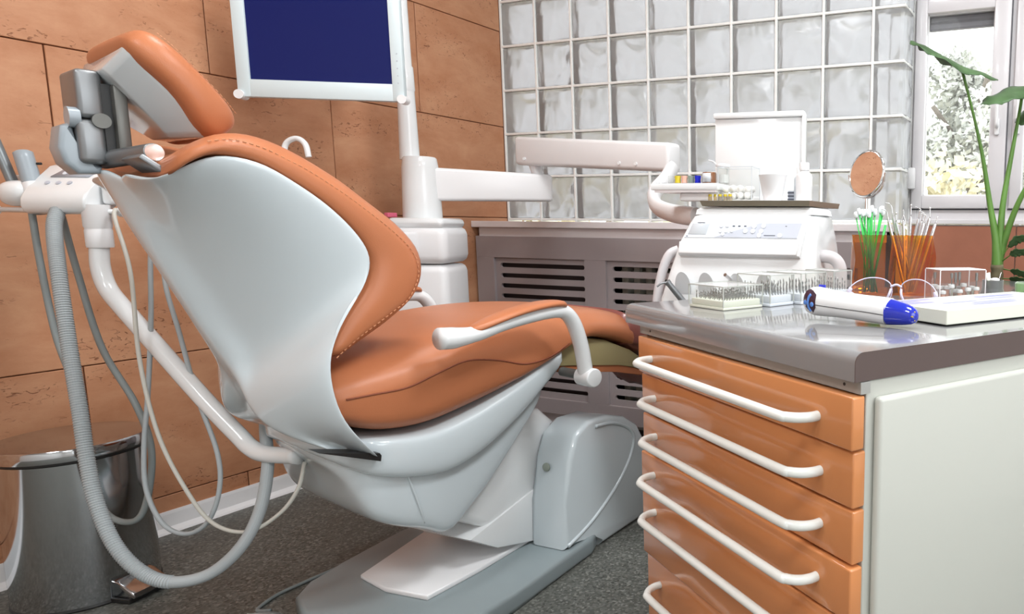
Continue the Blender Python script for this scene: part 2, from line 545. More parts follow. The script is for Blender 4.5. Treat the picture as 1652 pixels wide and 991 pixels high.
# sill and radiator cover
t = struct('trim_1', 'white window sill shelf under the glass blocks', (lambda b: (bx(b, 0.0, 1.93, -0.232, 0.0, 0.932, 0.960, bev=0.003), b)[1])(bmesh.new()), M['sill'], 'window sill')
t = thing('radiator_cover', 'grey slatted radiator cover below the white sill', 'radiator cover', (0.0, -0.22, 0))
F0 = 0.0
bm = bmesh.new(); bx(bm, 0.012, 1.92, 0.0, 0.02, 0.797, 0.893, bev=0.001, seg=1)
add_obj('top_rail', bm, M['cover'], t)
bm = bmesh.new(); bx(bm, 0.02, 1.92, 0.015, 0.03, 0.893, 0.931)
add_obj('recessed_strip', bm, M['sill'], t)  # pale strip set back under the sill
bm = bmesh.new(); bx(bm, 0.012, 1.92, 0.0, 0.02, 0.088, 0.168, bev=0.001, seg=1)
add_obj('bottom_rail', bm, M['cover'], t)
for a, b in ((0.012, 0.112), (0.608, 0.716), (1.215, 1.320), (1.82, 1.92)):
    bm = bmesh.new(); bx(bm, a, b, 0.0, 0.02, 0.168, 0.797, bev=0.001, seg=1)
    add_obj('stile', bm, M['cover'], t)


def slot_panel(x0, x1, z0, z1):
    """panel with rows of round-ended slots, a real hole each"""
    bm = bmesh.new()
    sx0, sx1 = x0 + 0.028, x1 - 0.008
    pitch, h = 0.0465, 0.020
    zt = z1 - 0.024
    rows = []
    while zt - h > z0 + 0.02:
        rows.append((zt - h, zt)); zt -= pitch
    y0, y1 = 0.012, 0.022
    bx(bm, x0, sx0, y0, y1, z0, z1); bx(bm, sx1, x1, y0, y1, z0, z1)
    prev = z1
    for a, b in rows:
        r = h / 2
        n = 6
        # strip above slot with rounded corners cut as fans at both ends
        bx(bm, sx0, sx1, y0, y1, b, prev)
        for sgn, xe in ((1, sx0), (-1, sx1)):
            for s2, zc, ze in ((1, (a + b) / 2, b), (-1, (a + b) / 2, a)):
                arc = [(xe + sgn * (r - r * math.cos(q * PI / 2 / n)), zc + s2 * r * math.sin(q * PI / 2 / n)) for q in range(n + 1)]
                prism(bm, [(xe, ze)] + arc, y0, y1, axis='y')
        prev = a
    bx(bm, sx0, sx1, y0, y1, z0, prev)
    return bm


for a, b in ((0.112, 0.608), (0.716, 1.215), (1.32, 1.82)):
    add_obj('slotted_panel', slot_panel(a, b, 0.168, 0.797), M['cover'], t)
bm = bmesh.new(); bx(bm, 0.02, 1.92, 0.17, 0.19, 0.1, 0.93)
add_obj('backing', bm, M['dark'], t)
bm = bmesh.new(); bx(bm, 0.03, 0.66, 0.045, 0.055, 0.1, 0.9)
add_obj('inner_board', bm, mat('inner_board', (0.07, 0.055, 0.055), 0.7), t)
r = thing('radiator', 'pale ribbed radiator seen through the slots of the grey cover', 'radiator', (0.75, -0.12, 0.12))
for i in range(18):
    bm = bmesh.new(); bx(bm, i * 0.06, i * 0.06 + 0.034, -0.035, 0.03, 0.0, 0.66, bev=0.008)
    add_obj('rib', bm, M['radiator'], r, smooth=True, angle=40)
bm = bmesh.new()
cyl(bm, (-0.02, 0, 0.04), (1.06, 0, 0.04), 0.014)
add_obj('header_pipe', bm, M['radiator'], r, smooth=True, angle=40)
bm = bmesh.new(); cyl(bm, (-0.02, 0, 0.62), (1.06, 0, 0.62), 0.014)
add_obj('header_pipe', bm, M['radiator'], r, smooth=True, angle=40)
for x in (0.1, 0.94):
    bm = bmesh.new(); bx(bm, x, x + 0.02, -0.03, 0.03, -0.12, 0.02)
    add_obj('foot', bm, M['radiator'], r)

# window wall, 0.15 m deeper
WX0, WX1, WZ0, WZ1 = 1.922, 3.35, 0.962, 2.0
bm = bmesh.new()
bx(bm, WX0, XW, YB, YB + 0.2, 0, 0.962)
bx(bm, WX0, XW, YB, YB + 0.2, WZ1, ZC)
bx(bm, WX1, XW, YB, YB + 0.2, 0.962, WZ1)
bx(bm, 0, WX0, YB, YB + 0.2, 2.575, ZC)
ww = struct('wall_window', 'deeper stretch of back wall around the window', bm, M['wallw'], 'wall')
z = 0.0
for z0, z1 in ((0, 0.113), (0.113, 0.545), (0.545, 0.958)):
    x = 1.94
    for x1 in (2.35, 3.13, 3.91, XW):
        if z0 == 0.113: x1 = min(XW, x1 + 0.3)
        if x1 - x < 0.01: continue
        bm = bmesh.new(); bx(bm, x + 0.0015, x1 - 0.0015, YB - 0.012, YB, z0 + 0.0015, z1 - 0.0015, bev=0.0015, seg=1)
        add_obj('stone_slab', bm, M['stonered'], ww); x = x1


def frame_bm(x0, x1, z0, z1, wl_, wr, wb_, wt, y0, y1, bev=0.004):
    bm = bmesh.new()
    bx(bm, x0, x0 + wl_, y0, y1, z0, z1, bev=bev); bx(bm, x1 - wr, x1, y0, y1, z0, z1, bev=bev)
    bx(bm, x0 + wl_ - 0.002, x1 - wr + 0.002, y0 + 0.0005, y1, z0, z0 + wb_, bev=bev)
    bx(bm, x0 + wl_ - 0.002, x1 - wr + 0.002, y0 + 0.0005, y1, z1 - wt, z1, bev=bev)
    return bm


w = thing('window_1', 'white plastic window with two sashes right of the glass blocks', 'window', (0, 0, 0))
w['kind'] = 'structure'
bm = frame_bm(WX0 + 0.003, WX1, 0.964, WZ1, 0.035, 0.05, 0.068, 0.175, YB - 0.01, YB + 0.06)
add_obj('window_frame', bm, M['winframe'], w)
bm = bmesh.new(); bx(bm, WX0 + 0.003, WX1, YB - 0.022, YB + 0.02, 0.963, 0.982, bev=0.003); bx(bm, 2.290, 2.322, YB - 0.008, YB + 0.06, 0.99, 1.86)
add_obj('casing', bm, M['winframe'], w)
for a, b, gl, gr in ((1.940, 2.296, 0.044, 0.062), (2.316, 2.80, 0.044, 0.06), (2.82, 3.31, 0.05, 0.05)):
    s = frame_bm(a, b, 1.024, 1.832, gl, gr, 0.052, 0.064, YB - 0.03, YB + 0.04, bev=0.006)
    so = add_obj('sash', s, M['winframe'], w, smooth=True, angle=40)
    bm = bmesh.new(); bx(bm, a + gl - 0.002, b - gr + 0.002, YB + 0.002, YB + 0.007, 1.074, 1.770)
    add_obj('pane', bm, M['pane'], so)
    bm = bmesh.new()
    x0, x1 = a + gl, b - gr
    for q in ((x0 - 0.001, x0 + 0.003, 1.076, 1.768), (x1 - 0.003, x1 + 0.001, 1.076, 1.768), (x0, x1, 1.075, 1.079), (x0, x1, 1.765, 1.769)):
        bx(bm, q[0], q[1], YB - 0.006, YB + 0.002, q[2], q[3])
    add_obj('bead', bm, M['white2'], so)
    bm = bmesh.new(); bx(bm, a - 0.004, b + 0.004, YB - 0.012, YB - 0.006, 1.018, 1.024); bx(bm, b - 0.001, b + 0.004, YB - 0.02, YB - 0.006, 1.02, 1.84)
    add_obj('gasket', bm, M['gasket'], so)
    bm = bmesh.new(); bx(bm, x0, x1, YB + 0.03, YB + 0.045, 1.716, 1.80)
    for q in range(2): bx(bm, x0, x1, YB + 0.026, YB + 0.032, 1.72 + q * 0.026, 1.742 + q * 0.026, bev=0.003, seg=1)
    add_obj('shutter_slats', bm, M['shutter'], w)
for hx in (2.262, 2.335):
    bm = bmesh.new(); bx(bm, hx - 0.009, hx + 0.009, YB - 0.042, YB - 0.03, 1.30, 1.36, bev=0.004); tube(bm, [(hx, YB - 0.04, 1.33), (hx, YB - 0.062, 1.335), (hx, YB - 0.066, 1.36), (hx, YB - 0.066, 1.43)], 0.0065, seg=10)
    add_obj('handle', bm, M['white2'], w, smooth=True, angle=40)
bm = bmesh.new(); bx(bm, 1.927, 1.958, YB - 0.048, YB - 0.03, 1.10, 1.185, bev=0.007)
o = add_obj('hinge_cover', bm, M['white2'], w, smooth=True, angle=40)

bm = bmesh.new(); bx(bm, XW, XW + 0.1, YF, YB + 0.2, 0, ZC)
struct('wall_right', 'plain pale wall on the right, out of view', bm, M['wallw'], 'wall')
bm = bmesh.new(); bx(bm, -0.1, XW + 0.1, YF - 0.1, YF, 0, ZC)
struct('wall_front', 'plain pale wall behind the viewpoint', bm, M['wallw'], 'wall')

# ceiling lamps
for i, (x, y) in enumerate(((1.3, -1.5), (3.0, -1.5), (1.3, -3.4), (3.0, -3.4))):
    l = thing('ceiling_light', 'square recessed ceiling light panel, %s' % ['above the treatment chair', 'above the worktop', 'behind the viewpoint on the left', 'behind the viewpoint on the right'][i], 'ceiling light', (x, y, ZC))
    bm = bmesh.new(); bx(bm, -0.3, 0.3, -0.3, 0.3, -0.02, 0.0, bev=0.004)
    add_obj('frame', bm, M['white2'], l)
    bm = bmesh.new(); bx(bm, -0.27, 0.27, -0.27, 0.27, -0.024, -0.019)
    add_obj('diffuser', bm, M['ctl'], l)
    area('ceiling_lamp', (x, y, ZC - 0.04), (0, 0, 0), 0.54, 0.54, [17, 36, 14, 24][i], (0.95, 0.98, 1.0))
area('side_fill_light', (XW - 0.05, -2.6, 1.5), (0, math.radians(90), 0), 1.2, 1.6, 24, (0.90, 0.96, 1.0))  # added fill lamp by the right wall, which has no window

# ------------------------------------------------------------------ outdoors
bm = bmesh.new(); bx(bm, -30, 40, 0.6, 60, -1.2, -1.0)
struct('ground', 'sunlit ground outside the window', bm, M['grass'], 'ground')


def tree(x, y, h, rad, label, n, seed, base=-1.0):
    rnd = random.Random(seed)
    t = thing('tree', label, 'tree', (x, y, base))
    bm = bmesh.new(); tube(bm, [(0, 0, 0), (0.1, 0, h * 0.4), (0.0, 0.1, h * 0.8)], lambda s: 0.14 * (1 - 0.7 * s), seg=8)
    for q in range(5):
        a = q * 1.3; tube(bm, [(0.05, 0, h * 0.35 + q * 0.1 * h), (math.cos(a) * rad * 0.5, math.sin(a) * rad * 0.5, h * 0.6 + q * 0.07 * h)], 0.04, seg=6)
    add_obj('trunk', bm, M['trunk'], t, smooth=True)
    bm = bmesh.new()
    cl = []
    for q in range(16):
        d = Vector((rnd.gauss(0, 1), rnd.gauss(0, 1), rnd.gauss(0, 1))).normalized() * rad * (0.3 + 0.6 * rnd.random())
        cl.append((Vector((0, 0, h * 0.68)) + Vector((d.x, d.y, d.z * 0.95)), rad * (0.25 + 0.2 * rnd.random())))
    for q in range(n):
        c, rr = rnd.choice(cl)
        p = c + Vector((rnd.gauss(0, 1), rnd.gauss(0, 1), rnd.gauss(0, 1))).normalized() * rr * rnd.random() ** 0.4
        u = Vector((rnd.gauss(0, 1), rnd.gauss(0, 1), rnd.gauss(0, 1))).normalized(); v = u.orthogonal().normalized(); s = 0.035 + 0.04 * rnd.random()
        bm.faces.new([bm.verts.new(p + u * s), bm.verts.new(p + v * s * 0.6), bm.verts.new(p - u * s), bm.verts.new(p - v * s * 0.6)])
    f = add_obj('foliage', bm, M['foliage'], t, recalc=False); f['kind'] = 'stuff'


tree(1.15, 8.0, 4.5, 1.25, 'dense grey-green tree filling the middle of the window view', 15000, 1)
tree(-3.4, 12.5, 6.0, 1.8, 'broad tree outside behind the middle of the glass block wall', 5000, 2)
tree(5.0, 11.0, 6.2, 1.9, 'tree outside at the right edge of the window view', 6000, 3)
tree(-8.0, 12.0, 6.0, 2.2, 'tree outside behind the left part of the glass block wall', 4000, 4)
for i, x in enumerate((-4.8, -1.9, 1.1, 4.4)):
    rnd = random.Random(20 + i)
    t = thing('bush', 'low sunlit bush outside, %s' % ['behind the left glass blocks', 'behind the right glass blocks', 'in the lower part of the window view', 'at the right edge of the window view'][i], 'bush', (x, 5.6 + 0.2 * i, -1.0))
    bm = bmesh.new()
    for q in range(2500):
        d = Vector((rnd.gauss(0, 1), rnd.gauss(0, 1), abs(rnd.gauss(0, 1)))).normalized()
        p = Vector((d.x * 1.3, d.y * 0.7, d.z * 2.7)) * (0.8 + 0.25 * rnd.random())
        u = Vector((rnd.gauss(0, 1), rnd.gauss(0, 1), rnd.gauss(0, 1))).normalized(); v = u.orthogonal().normalized(); s = 0.06 + 0.05 * rnd.random()
        bm.faces.new([bm.verts.new(p + u * s), bm.verts.new(p + v * s * 0.6), bm.verts.new(p - u * s), bm.verts.new(p - v * s * 0.6)])
    f = add_obj('foliage', bm, M['grass'], t, recalc=False); f['kind'] = 'stuff'
    bm = bmesh.new(); tube(bm, [(0, 0, 0), (0, 0, 0.7)], 0.05, seg=6); add_obj('stem', bm, M['trunk'], t)

# ------------------------------------------------------------------ treatment chair
CO = Vector((1.04, -1.25, 0))
PH = math.radians(-12)
chair = thing('dental_chair', 'orange leather dental treatment chair with a glossy white shell', 'dental chair', CO)


def cpart(name, bm, m, smooth=True, angle=None, parent=None, rot=True, recalc=True):
    o = add_obj(name, bm, m, parent or chair, smooth=smooth, angle=angle, recalc=recalc)
    if rot and parent is None:
        o.rotation_euler = (0, 0, PH)
    if not rot and parent is None:
        o.location = -CO
    return o


# base on the floor (aligned with the room)
bm = bmesh.new()
out = [(0.80, -1.60), (0.83, -1.66), (0.93, -1.71), (1.06, -1.73), (1.19, -1.71), (1.28, -1.65), (1.308, -1.58),
       (1.312, -1.45), (1.300, -1.13), (1.285, -1.09), (1.26, -1.075), (1.20, -1.07), (0.84, -1.07), (0.79, -1.075), (0.765, -1.10), (0.752, -1.30), (0.77, -1.50)]
prism(bm, out, 0.0, 0.050, axis='z', bev=0.012, seg=3)
cpart('base_plate', bm, M['basegrey'], rot=False, angle=50)
bm = bmesh.new()
prism(bm, [(0.905, -1.545), (1.02, -1.570), (1.147, -1.560), (1.155, -1.40), (1.150, -1.165), (0.83, -1.165), (0.845, -1.30)], 0.050, 0.064, axis='z', bev=0.004, seg=2)
cpart('foot_tread', bm, M['white2'], rot=False, angle=50)
# column cover: a wedge with a rounded top, a recessed side and a raised rim
side = [(-1.225, 0.052), (-1.215, 0.18), (-1.195, 0.30), (-1.165, 0.365), (-1.11, 0.392), (-1.02, 0.388), (-0.93, 0.362), (-0.86, 0.318), (-0.815, 0.25), (-0.80, 0.10), (-0.79, 0.0), (-1.07, 0.0), (-1.08, 0.052)]
bm = bmesh.new(); prism(bm, side, 1.165, 1.285, axis='x', bev=0.014, seg=3)
col = cpart('column_cover', bm, M['shell'], rot=False, angle=45)
bm = bmesh.new()
rim = [(-1.215, 0.062), (-1.15, 0.078), (-1.077, 0.105), (-0.98, 0.158), (-0.915, 0.215), (-0.888, 0.265), (-0.892, 0.298), (-0.93, 0.330), (-1.0, 0.358), (-1.08, 0.368)]
rimw = catmull([(1.2845, y, z) for y, z in rim], 8)
tube(bm, rimw, 0.006, seg=8, smooth=False)
cpart('cover_rim', bm, M['shell'], rot=False)
bm = bmesh.new()
lathe(bm, [(0.0001, 0.004), (0.008, 0.0035), (0.012, 0.001), (0.0125, -0.002)], seg=24)
o = add_obj('round_button', bm, mat('button_greygreen', (0.30, 0.34, 0.29), 0.3), chair, smooth=True)
o.location = Vector((1.212, -1.207, 0.277)) - CO; o.rotation_euler = (math.radians(84), 0, 0)
bm = bmesh.new(); prism(bm, [(y, z) for y, z in side], 0.80, 0.90, axis='x', bev=0.014, seg=3)
cpart('column_cover', bm, M['shell'], rot=False, angle=45)
bm = bmesh.new(); prism(bm, [(-1.13, 0.05), (-1.12, 0.36), (-1.02, 0.372), (-0.80, 0.22), (-0.80, 0.0), (-1.1, 0.0)], 0.89, 1.17, axis='x', bev=0.01)
cpart('column_core', bm, M['white'], rot=False, angle=45)
# lift arm cover
bm = bmesh.new()
prism(bm, [(-1.19, 0.066), (-1.14, 0.30), (-1.10, 0.378), (-1.16, 0.43), (-1.28, 0.46), (-1.42, 0.40), (-1.47, 0.30), (-1.45, 0.21), (-1.32, 0.12)], 0.92, 1.160, axis='x', bev=0.02, seg=3)
la = cpart('lift_arm', bm, M['white'], rot=False, angle=45)
bm = bmesh.new()
prism(bm, [(-1.20, 0.052), (-1.185, 0.16), (-1.16, 0.215), (-1.44, 0.155), (-1.35, 0.095)], 0.905, 1.166, axis='x', bev=0.003, seg=2)
cpart('lift_arm_skirt', bm, M['white'], rot=False, angle=45)

# belly pan and seat frame (chair frame): lofted along the chair
def keel(SEC, c0, c1):
    rows = []
    for v, w_, zt, zb in SEC:
        h = zt - zb
        r = [(0.0, v, zt), (w_ * .96, v, zt), (w_, v, zt - min(.010, h * .3)), (w_, v, zb + max(h * c0, .004)), (w_ * (1 - c1 * .35), v, zb + max(h * c0 * .3, .001)), (w_ * (1 - c1), v, zb), (0.0, v, zb)]
        rows.append(r + [(-p[0], p[1], p[2]) for p in r[1:-1]][::-1])
    bm = bmesh.new(); loft(bm, rows, closed=True)
    return bm


belly = cpart('belly_pan', keel([(-.487, .02, .49, .465), (-.470, .09, .49, .440), (-.450, .145, .495, .418), (-.435, .175, .50, .385), (-.42, .192, .50, .33), (-.40, .204, .48, .295), (-.36, .213, .47, .266), (-.31, .217, .46, .243), (-.275, .217, .45, .226), (-.250, .215, .45, .205), (-.220, .212, .45, .202), (-.190, .21, .46, .230), (-.13, .208, .48, .278), (-.06, .205, .50, .355), (.02, .20, .54, .445), (.08, .19, .56, .515)], .16, .22), M['shell'])
subsurf(belly, 2)
bm = bmesh.new()
tube(bm, [(0.2155, -0.335, 0.40), (0.2165, -0.322, 0.35), (0.2145, -0.308, 0.30), (0.205, -0.296, 0.262)], 0.003, seg=8)
add_obj('seam_ridge', bm, M['shell'], belly, smooth=True)
frame = cpart('seat_frame', keel([(-.505, .02, .500, .485), (-.49, .08, .503, .468), (-.47, .14, .503, .452), (-.445, .19, .500, .432), (-.42, .222, .498, .412), (-.395, .238, .495, .400), (-.34, .246, .486, .382), (-.287, .247, .484, .372), (-.243, .247, .490, .368), (-.18, .247, .506, .385), (-.127, .246, .523, .410), (-.07, .244, .545, .445), (-.017, .240, .566, .480), (.06, .236, .600, .545), (.125, .232, .624, .596)], .30, .10), M['shell'])
subsurf(frame, 2)
bm = bmesh.new()
prism(bm, [(-0.52, 0.497), (-0.404, 0.448), (-0.402, 0.460), (-0.405, 0.466)], 0.20, 0.2490, axis='x')
add_obj('slot', bm, M['black'], frame)

# seat cushion
S = [(-0.52, .215, .640, .58, .55), (-0.46, .232, .655, .592, .535), (-0.41, .238, .665, .594, .500), (-0.34, .243, .675, .597, .487), (-0.27, .246, .690, .618, .485), (-0.20, .246, .704, .634, .500), (-0.12, .245, .716, .622, .524),
     (-0.04, .240, .722, .60, .552), (0.04, .232, .724, .605, .585), (0.11, .222, .722, .63, .612), (0.19, .214, .716, .662, .636), (0.28, .206, .706, .650, .617), (0.36, .20, .688, .622, .590), (0.42, .192, .662, .592, .556)]
bm = bmesh.new()
rows = []
for v, w_, zt, zs, zb in S:
    r = [(0.0, v, zt), (w_ * 0.5, v, zt), (w_ * 0.80, v, zt - 0.004), (w_ * 0.93, v, zt - 0.022), (w_ * 1.02, v, (zt + zs) / 2 - 0.006), (w_ * 1.05, v, zs + 0.006), (w_ * 1.05, v, zs - 0.006), (w_ * 1.03, v, (zs + zb) / 2), (w_ * 0.98, v, zb), (0.0, v, zb)]
    rows.append(r + [(-p[0], p[1], p[2]) for p in r[1:-1]][::-1])
loft(bm, rows, closed=True)
seat = cpart('seat_cushion', bm, M['leather'], recalc=True)
subsurf(seat, 2)
bm = bmesh.new()
tube(bm, [(w_ * 1.047, v, zs) for v, w_, zt, zs, zb in S[1:10]], 0.0022, seg=6)
add_obj('seam', bm, M['seam'], seat, smooth=True)

# leg rest in a wrinkled cover
S2 = [(0.36, .206, .694, .60, .582), (0.42, .202, .668, .57, .548), (0.50, .195, .628, .535, .508), (0.58, .188, .565, .48, .445), (0.66, .178, .48, .41, .375)]
bm = bmesh.new(); rows = []
N = 26
path = []
for i in range(N):
    s = i / (N - 1) * (len(S2) - 1); j = min(int(s), len(S2) - 2); f = s - j
    path.append([S2[j][q] * (1 - f) + S2[j + 1][q] * f for q in range(5)])
for i, (v, w_, zt, zs, zb) in enumerate(path):
    r = []
    M_ = 40
    for q in range(M_):
        a = 2 * PI * q / M_
        c, s_ = math.cos(a), math.sin(a)
        u = w_ * (abs(c) ** 0.4) * (1 if c > 0 else -1)
        z = (zt + zb) / 2 + (zt - zb) / 2 * (abs(s_) ** 0.5) * (1 if s_ > 0 else -1)
        wr = 0.0035 * math.sin(q * 2.4 + 0.3 * i) * (0.3 + 0.7 * random.random()) * min(1, i / 3)
        r.append((u * (1 + wr * 3), v + wr, z + wr))
    rows.append(r)
loft(bm, rows, closed=True)
cpart('foot_cover', bm, M['wrap'])
bm = bmesh.new()
prism(bm, [(0.02, 0.57), (0.12, 0.605), (0.19, 0.632), (0.28, 0.613), (0.37, 0.572), (0.46, 0.515), (0.46, 0.49), (0.33, 0.53), (0.15, 0.558)], -0.19, 0.19, axis='x', bev=0.006)
cpart('leg_rest_underside', bm, M['olive'], angle=40)
bm = bmesh.new()
prism(bm, [(0.12, 0.562), (0.33, 0.532), (0.46, 0.492), (0.455, 0.472), (0.32, 0.510), (0.12, 0.542)], -0.185, 0.185, axis='x', bev=0.004)
cpart('leg_rest_strip', bm, M['leather'], angle=40)

# backrest shell
Fr = [(-.785, 1.025), (-.741, 1.012), (-.691, 1.043), (-.647, 1.069), (-.58, 1.059), (-.533, 1.029), (-.483, .994), (-.442, .954), (-.409, .911), (-.396, .872), (-.412, .825), (-.455, .767), (-.485, .706), (-.493, .650), (-.480, .567), (-.448, .512), (-.408, .458)]
Ch = [(-.742, 1.024), (-.73, 1.003), (-.718, .98), (-.70, .95), (-.682, .922), (-.654, .87), (-.628, .819), (-.60, .76), (-.578, .706), (-.573, .67), (-.572, .643), (-.581, .615), (-.588, .59), (-.57, .545), (-.54, .512), (-.50, .488), (-.46, .465)]
Bk = [(-.738, 1.038), (-.728, 1.015), (-.718, .989), (-.706, .955), (-.693, .921), (-.678, .886), (-.663, .850), (-.647, .812), (-.631, .775), (-.615, .735), (-.598, .695), (-.585, .664), (-.571, .633), (-.555, .597), (-.539, .560), (-.51, .52), (-.49, .48)]
bm = bmesh.new(); rows = []
UF = [.09 / .26, .155 / .26, .21 / .26, .245 / .26] + [1] * 13
Fr[0] = (-.728, 1.028); Fr[1] = (-.709, 1.015); Fr[2] = (-.676, 1.043); Fr[3] = (-.643, 1.069)
for (fv, fz), (cv, cz), (bv, bz), uf in zip(Fr, Ch, Bk, UF):
    uc = 0.06 if cz > .56 else 0.06 + (0.56 - cz) * 1.2
    cv += 0.019 if cz > .56 else 0.008
    def L3(t, u): return (u, fv * (1 - t) + cv * t, fz * (1 - t) + cz * t)
    r = [(0.259, fv, fz), L3(0.08, 0.260), L3(0.35, 0.232), L3(0.70, 0.160), L3(0.94, uc + .022), (uc, cv - .001, cz), (uc * .6, cv * .35 + bv * .65, cz * .35 + bz * .65), (uc * .28, bv, bz), (0.0, bv - 0.001, bz)]
    r = [(max(p[0] * uf, min(p[0], uc)) if p[0] > 0 else 0.0, p[1], p[2]) for p in r]
    rows.append(r + [(-p[0], p[1], p[2]) for p in r[:-1]][::-1])
loft(bm, rows, closed=False, cap=False)
sh = cpart('backrest_shell', bm, M['shell'])
sm = sh.modifiers.new('thickness', 'SOLIDIFY'); sm.thickness = 0.012; sm.offset = -1
subsurf(sh, 2)

# backrest cushion
Fc = [(-.690, 1.020)] + Fr[2:12] + [(-.487, .690), (-.485, .675)]
Fc = [(a - 0.006, b - 0.002) for a, b in Fc]
Se = [(-.695, 1.045), (-.681, 1.066), (-.646, 1.087), (-.610, 1.093), (-.565, 1.080), (-.497, 1.046), (-.434, 1.003), (-.365, .948), (-.317, .903), (-.297, .862), (-.300, .825), (-.325, .785), (-.385, .745), (-.44, .710), (-.478, .678)]
Gc = [(-.690, 1.055), (-.672, 1.074), (-.638, 1.100), (-.601, 1.112), (-.560, 1.111), (-.50, 1.086), (-.420, 1.035), (-.363, .987), (-.313, .949), (-.275, .900), (-.262, .850), (-.285, .790), (-.345, .740), (-.41, .702), (-.470, .668)]
NR = 26


def UW(v): return max(.55, min(1.0, 1 + (v + .66) * 4.0))


F_, S_, G_ = [resample([(0, *p) for p in q], NR) for q in (Fc, Se, Gc)]
bm = bmesh.new(); rows = []
for f, s, g in zip(F_, S_, G_):
    n = (g - f).normalized()
    d1 = g - n * 0.012; d2 = g - n * 0.035; d3 = g - n * 0.045
    e_ = f + (f - s).normalized() * 0.008
    wd = UW(f.y)
    r = [(0.238, e_.y, e_.z), (0.2535, f.y * .8 + s.y * .2, f.z * .8 + s.z * .2), (0.252, s.y * .93 + f.y * .07, s.z * .93 + f.z * .07), (0.247, s.y, s.z), (0.236, s.y * .5 + g.y * .5, s.z * .5 + g.z * .5), (0.205, g.y, g.z), (0.16, d1.y, d1.z), (0.10, d2.y, d2.z), (0.0, d3.y, d3.z)]
    r = [(p[0] * wd, p[1], p[2]) for p in r]
    rows.append(r + [(-p[0], p[1], p[2]) for p in r[:-1]][::-1])
V = loft(bm, rows, closed=True, cap=True)
bc = cpart('backrest_cushion', bm, M['leather'])
subsurf(bc, 1)
bm = bmesh.new()
pts = catmull([(0.2485 * UW(f.y), s.y, s.z) for f, s in list(zip(F_, S_))[2:]], 6)
for i in range(0, len(pts) - 2, 2):
    a, b = pts[i], pts[i + 1]
    tube(bm, [a, a.lerp(b, 1.1)], 0.0011, seg=5, smooth=False)
st = add_obj('stitching', bm, M['thread'], bc); st['kind'] = 'stuff'

# headrest
hd = Vector((0, 0.645, -0.765)).normalized()     # along the pad, towards its lower end
hn = Vector((0, 0.765, 0.645)).normalized()      # patient side
hc = Vector((0, -0.648, 1.187))                   # centre of the pad's back face


def H(u, s, n): return tuple(hc + Vector((u, 0, 0)) + hd * s + hn * n)


bm = bmesh.new(); rows = []
for s, w_, n0, n1 in ((-0.100, .090, .008, .024), (-0.094, .124, -.010, .040), (-0.06, .144, -.018, .050), (0.0, .148, -.010, .050), (0.06, .146, -.022, .052), (0.096, .128, -.022, .044), (0.108, .098, -.004, .026)):
    r = [(w_ * .6, n0), (w_ * .92, n0 + .002), (w_, n0 + (n1 - n0) * .3), (w_ * .98, n0 + (n1 - n0) * .75), (w_ * .86, n1), (w_ * .5, n1 - .006), (0, n1 - .01)]
    q = [H(a, s, b) for a, b in r]; q2 = [H(-a, s, b) for a, b in r[:-1]][::-1]
    rows.append(q + q2)
loft(bm, rows, closed=True)
hp = cpart('headrest_cushion', bm, M['leather']); subsurf(hp, 2)
bm = bmesh.new()
pts = catmull([H(u, s, .040) for u, s in ((.128, -.080), (.1405, -.05), (.1435, 0), (.1425, .05), (.132, .084))], 10)
for i in range(0, len(pts) - 2, 2):
    tube(bm, [pts[i], pts[i].lerp(pts[i + 1], 1.2)], 0.0009, seg=5, smooth=False)
st = add_obj('stitching', bm, M['thread'], hp); st['kind'] = 'stuff'
# white cover on the back of the headrest
bm = bmesh.new()
base = [(-.150, -.080), (.100, -.086), (.114, -.074), (.116, .088), (.104, .100), (-.085, .100), (-.150, .02)]
mid = [(-.150, -.070), (.050, -.070), (.058, -.058), (.036, .060), (.026, .070), (-.060, .068), (-.150, .000)]
A0 = [bm.verts.new(H(a, b, 0.004)) for a, b in base]
A1 = [bm.verts.new(H(a, b, -0.008)) for a, b in base]
A2 = [bm.verts.new(H(a * .95, b * .95, -0.014)) for a, b in base]
A3 = [bm.verts.new(H(a, b, -0.046)) for a, b in mid]
n = len(base)
for P, Q in ((A0, A1), (A1, A2), (A2, A3)):
    for i in range(n):
        bm.faces.new((P[i], P[(i + 1) % n], Q[(i + 1) % n], Q[i]))
bm.faces.new(A0[::-1]); bm.faces.new(A3)
bmesh.ops.bevel(bm, geom=[e for e in bm.edges], offset=0.006, segments=3, profile=0.5, affect='EDGES', clamp_overlap=True)
cpart('headrest_shell', bm, M['shell'], angle=60)
# bracket
bm = bmesh.new()
bx(bm, -.072, .022, -.758, -.722, 1.128, 1.212, bev=0.008, seg=3)
cpart('bracket_arm', bm, M['metal'], angle=40)
bm = bmesh.new()
bx(bm, -.070, .024, -.762, -.724, 1.048, 1.126, bev=0.010, seg=3)
cpart('bracket_arm', bm, M['metal'], angle=40)
bm = bmesh.new()
bx(bm, -.03, .035, -.712, -.693, 1.06, 1.19, bev=0.004, seg=2)
cpart('bracket_bar', bm, M['metald'], angle=40)
bm = bmesh.new(); bx(bm, -.05, .02, -.725, -.705, 1.07, 1.19)  # black block stands in for the dark gap between arm and bar
cpart('bracket_gap_dark', bm, M['black'], angle=40)
bm = bmesh.new(); cyl(bm, (.006, -.770, 1.128), (.006, -.755, 1.128), 0.0180, seg=32)
cpart('pivot_cap', bm, M['bluegrey'], angle=40)
bm = bmesh.new(); cyl(bm, (.022, -.730, 1.124), (.030, -.730, 1.124), 0.013, seg=28)
cpart('pivot_hub', bm, M['metald'], angle=40)
bm = bmesh.new()
prism(bm, [(-.765, 1.120), (-.780, 1.112), (-.786, 1.075), (-.780, 1.048), (-.764, 1.030), (-.735, 1.032), (-.73, 1.045), (-.760, 1.055)], -.055, .012, axis='x', bev=0.008, seg=3)
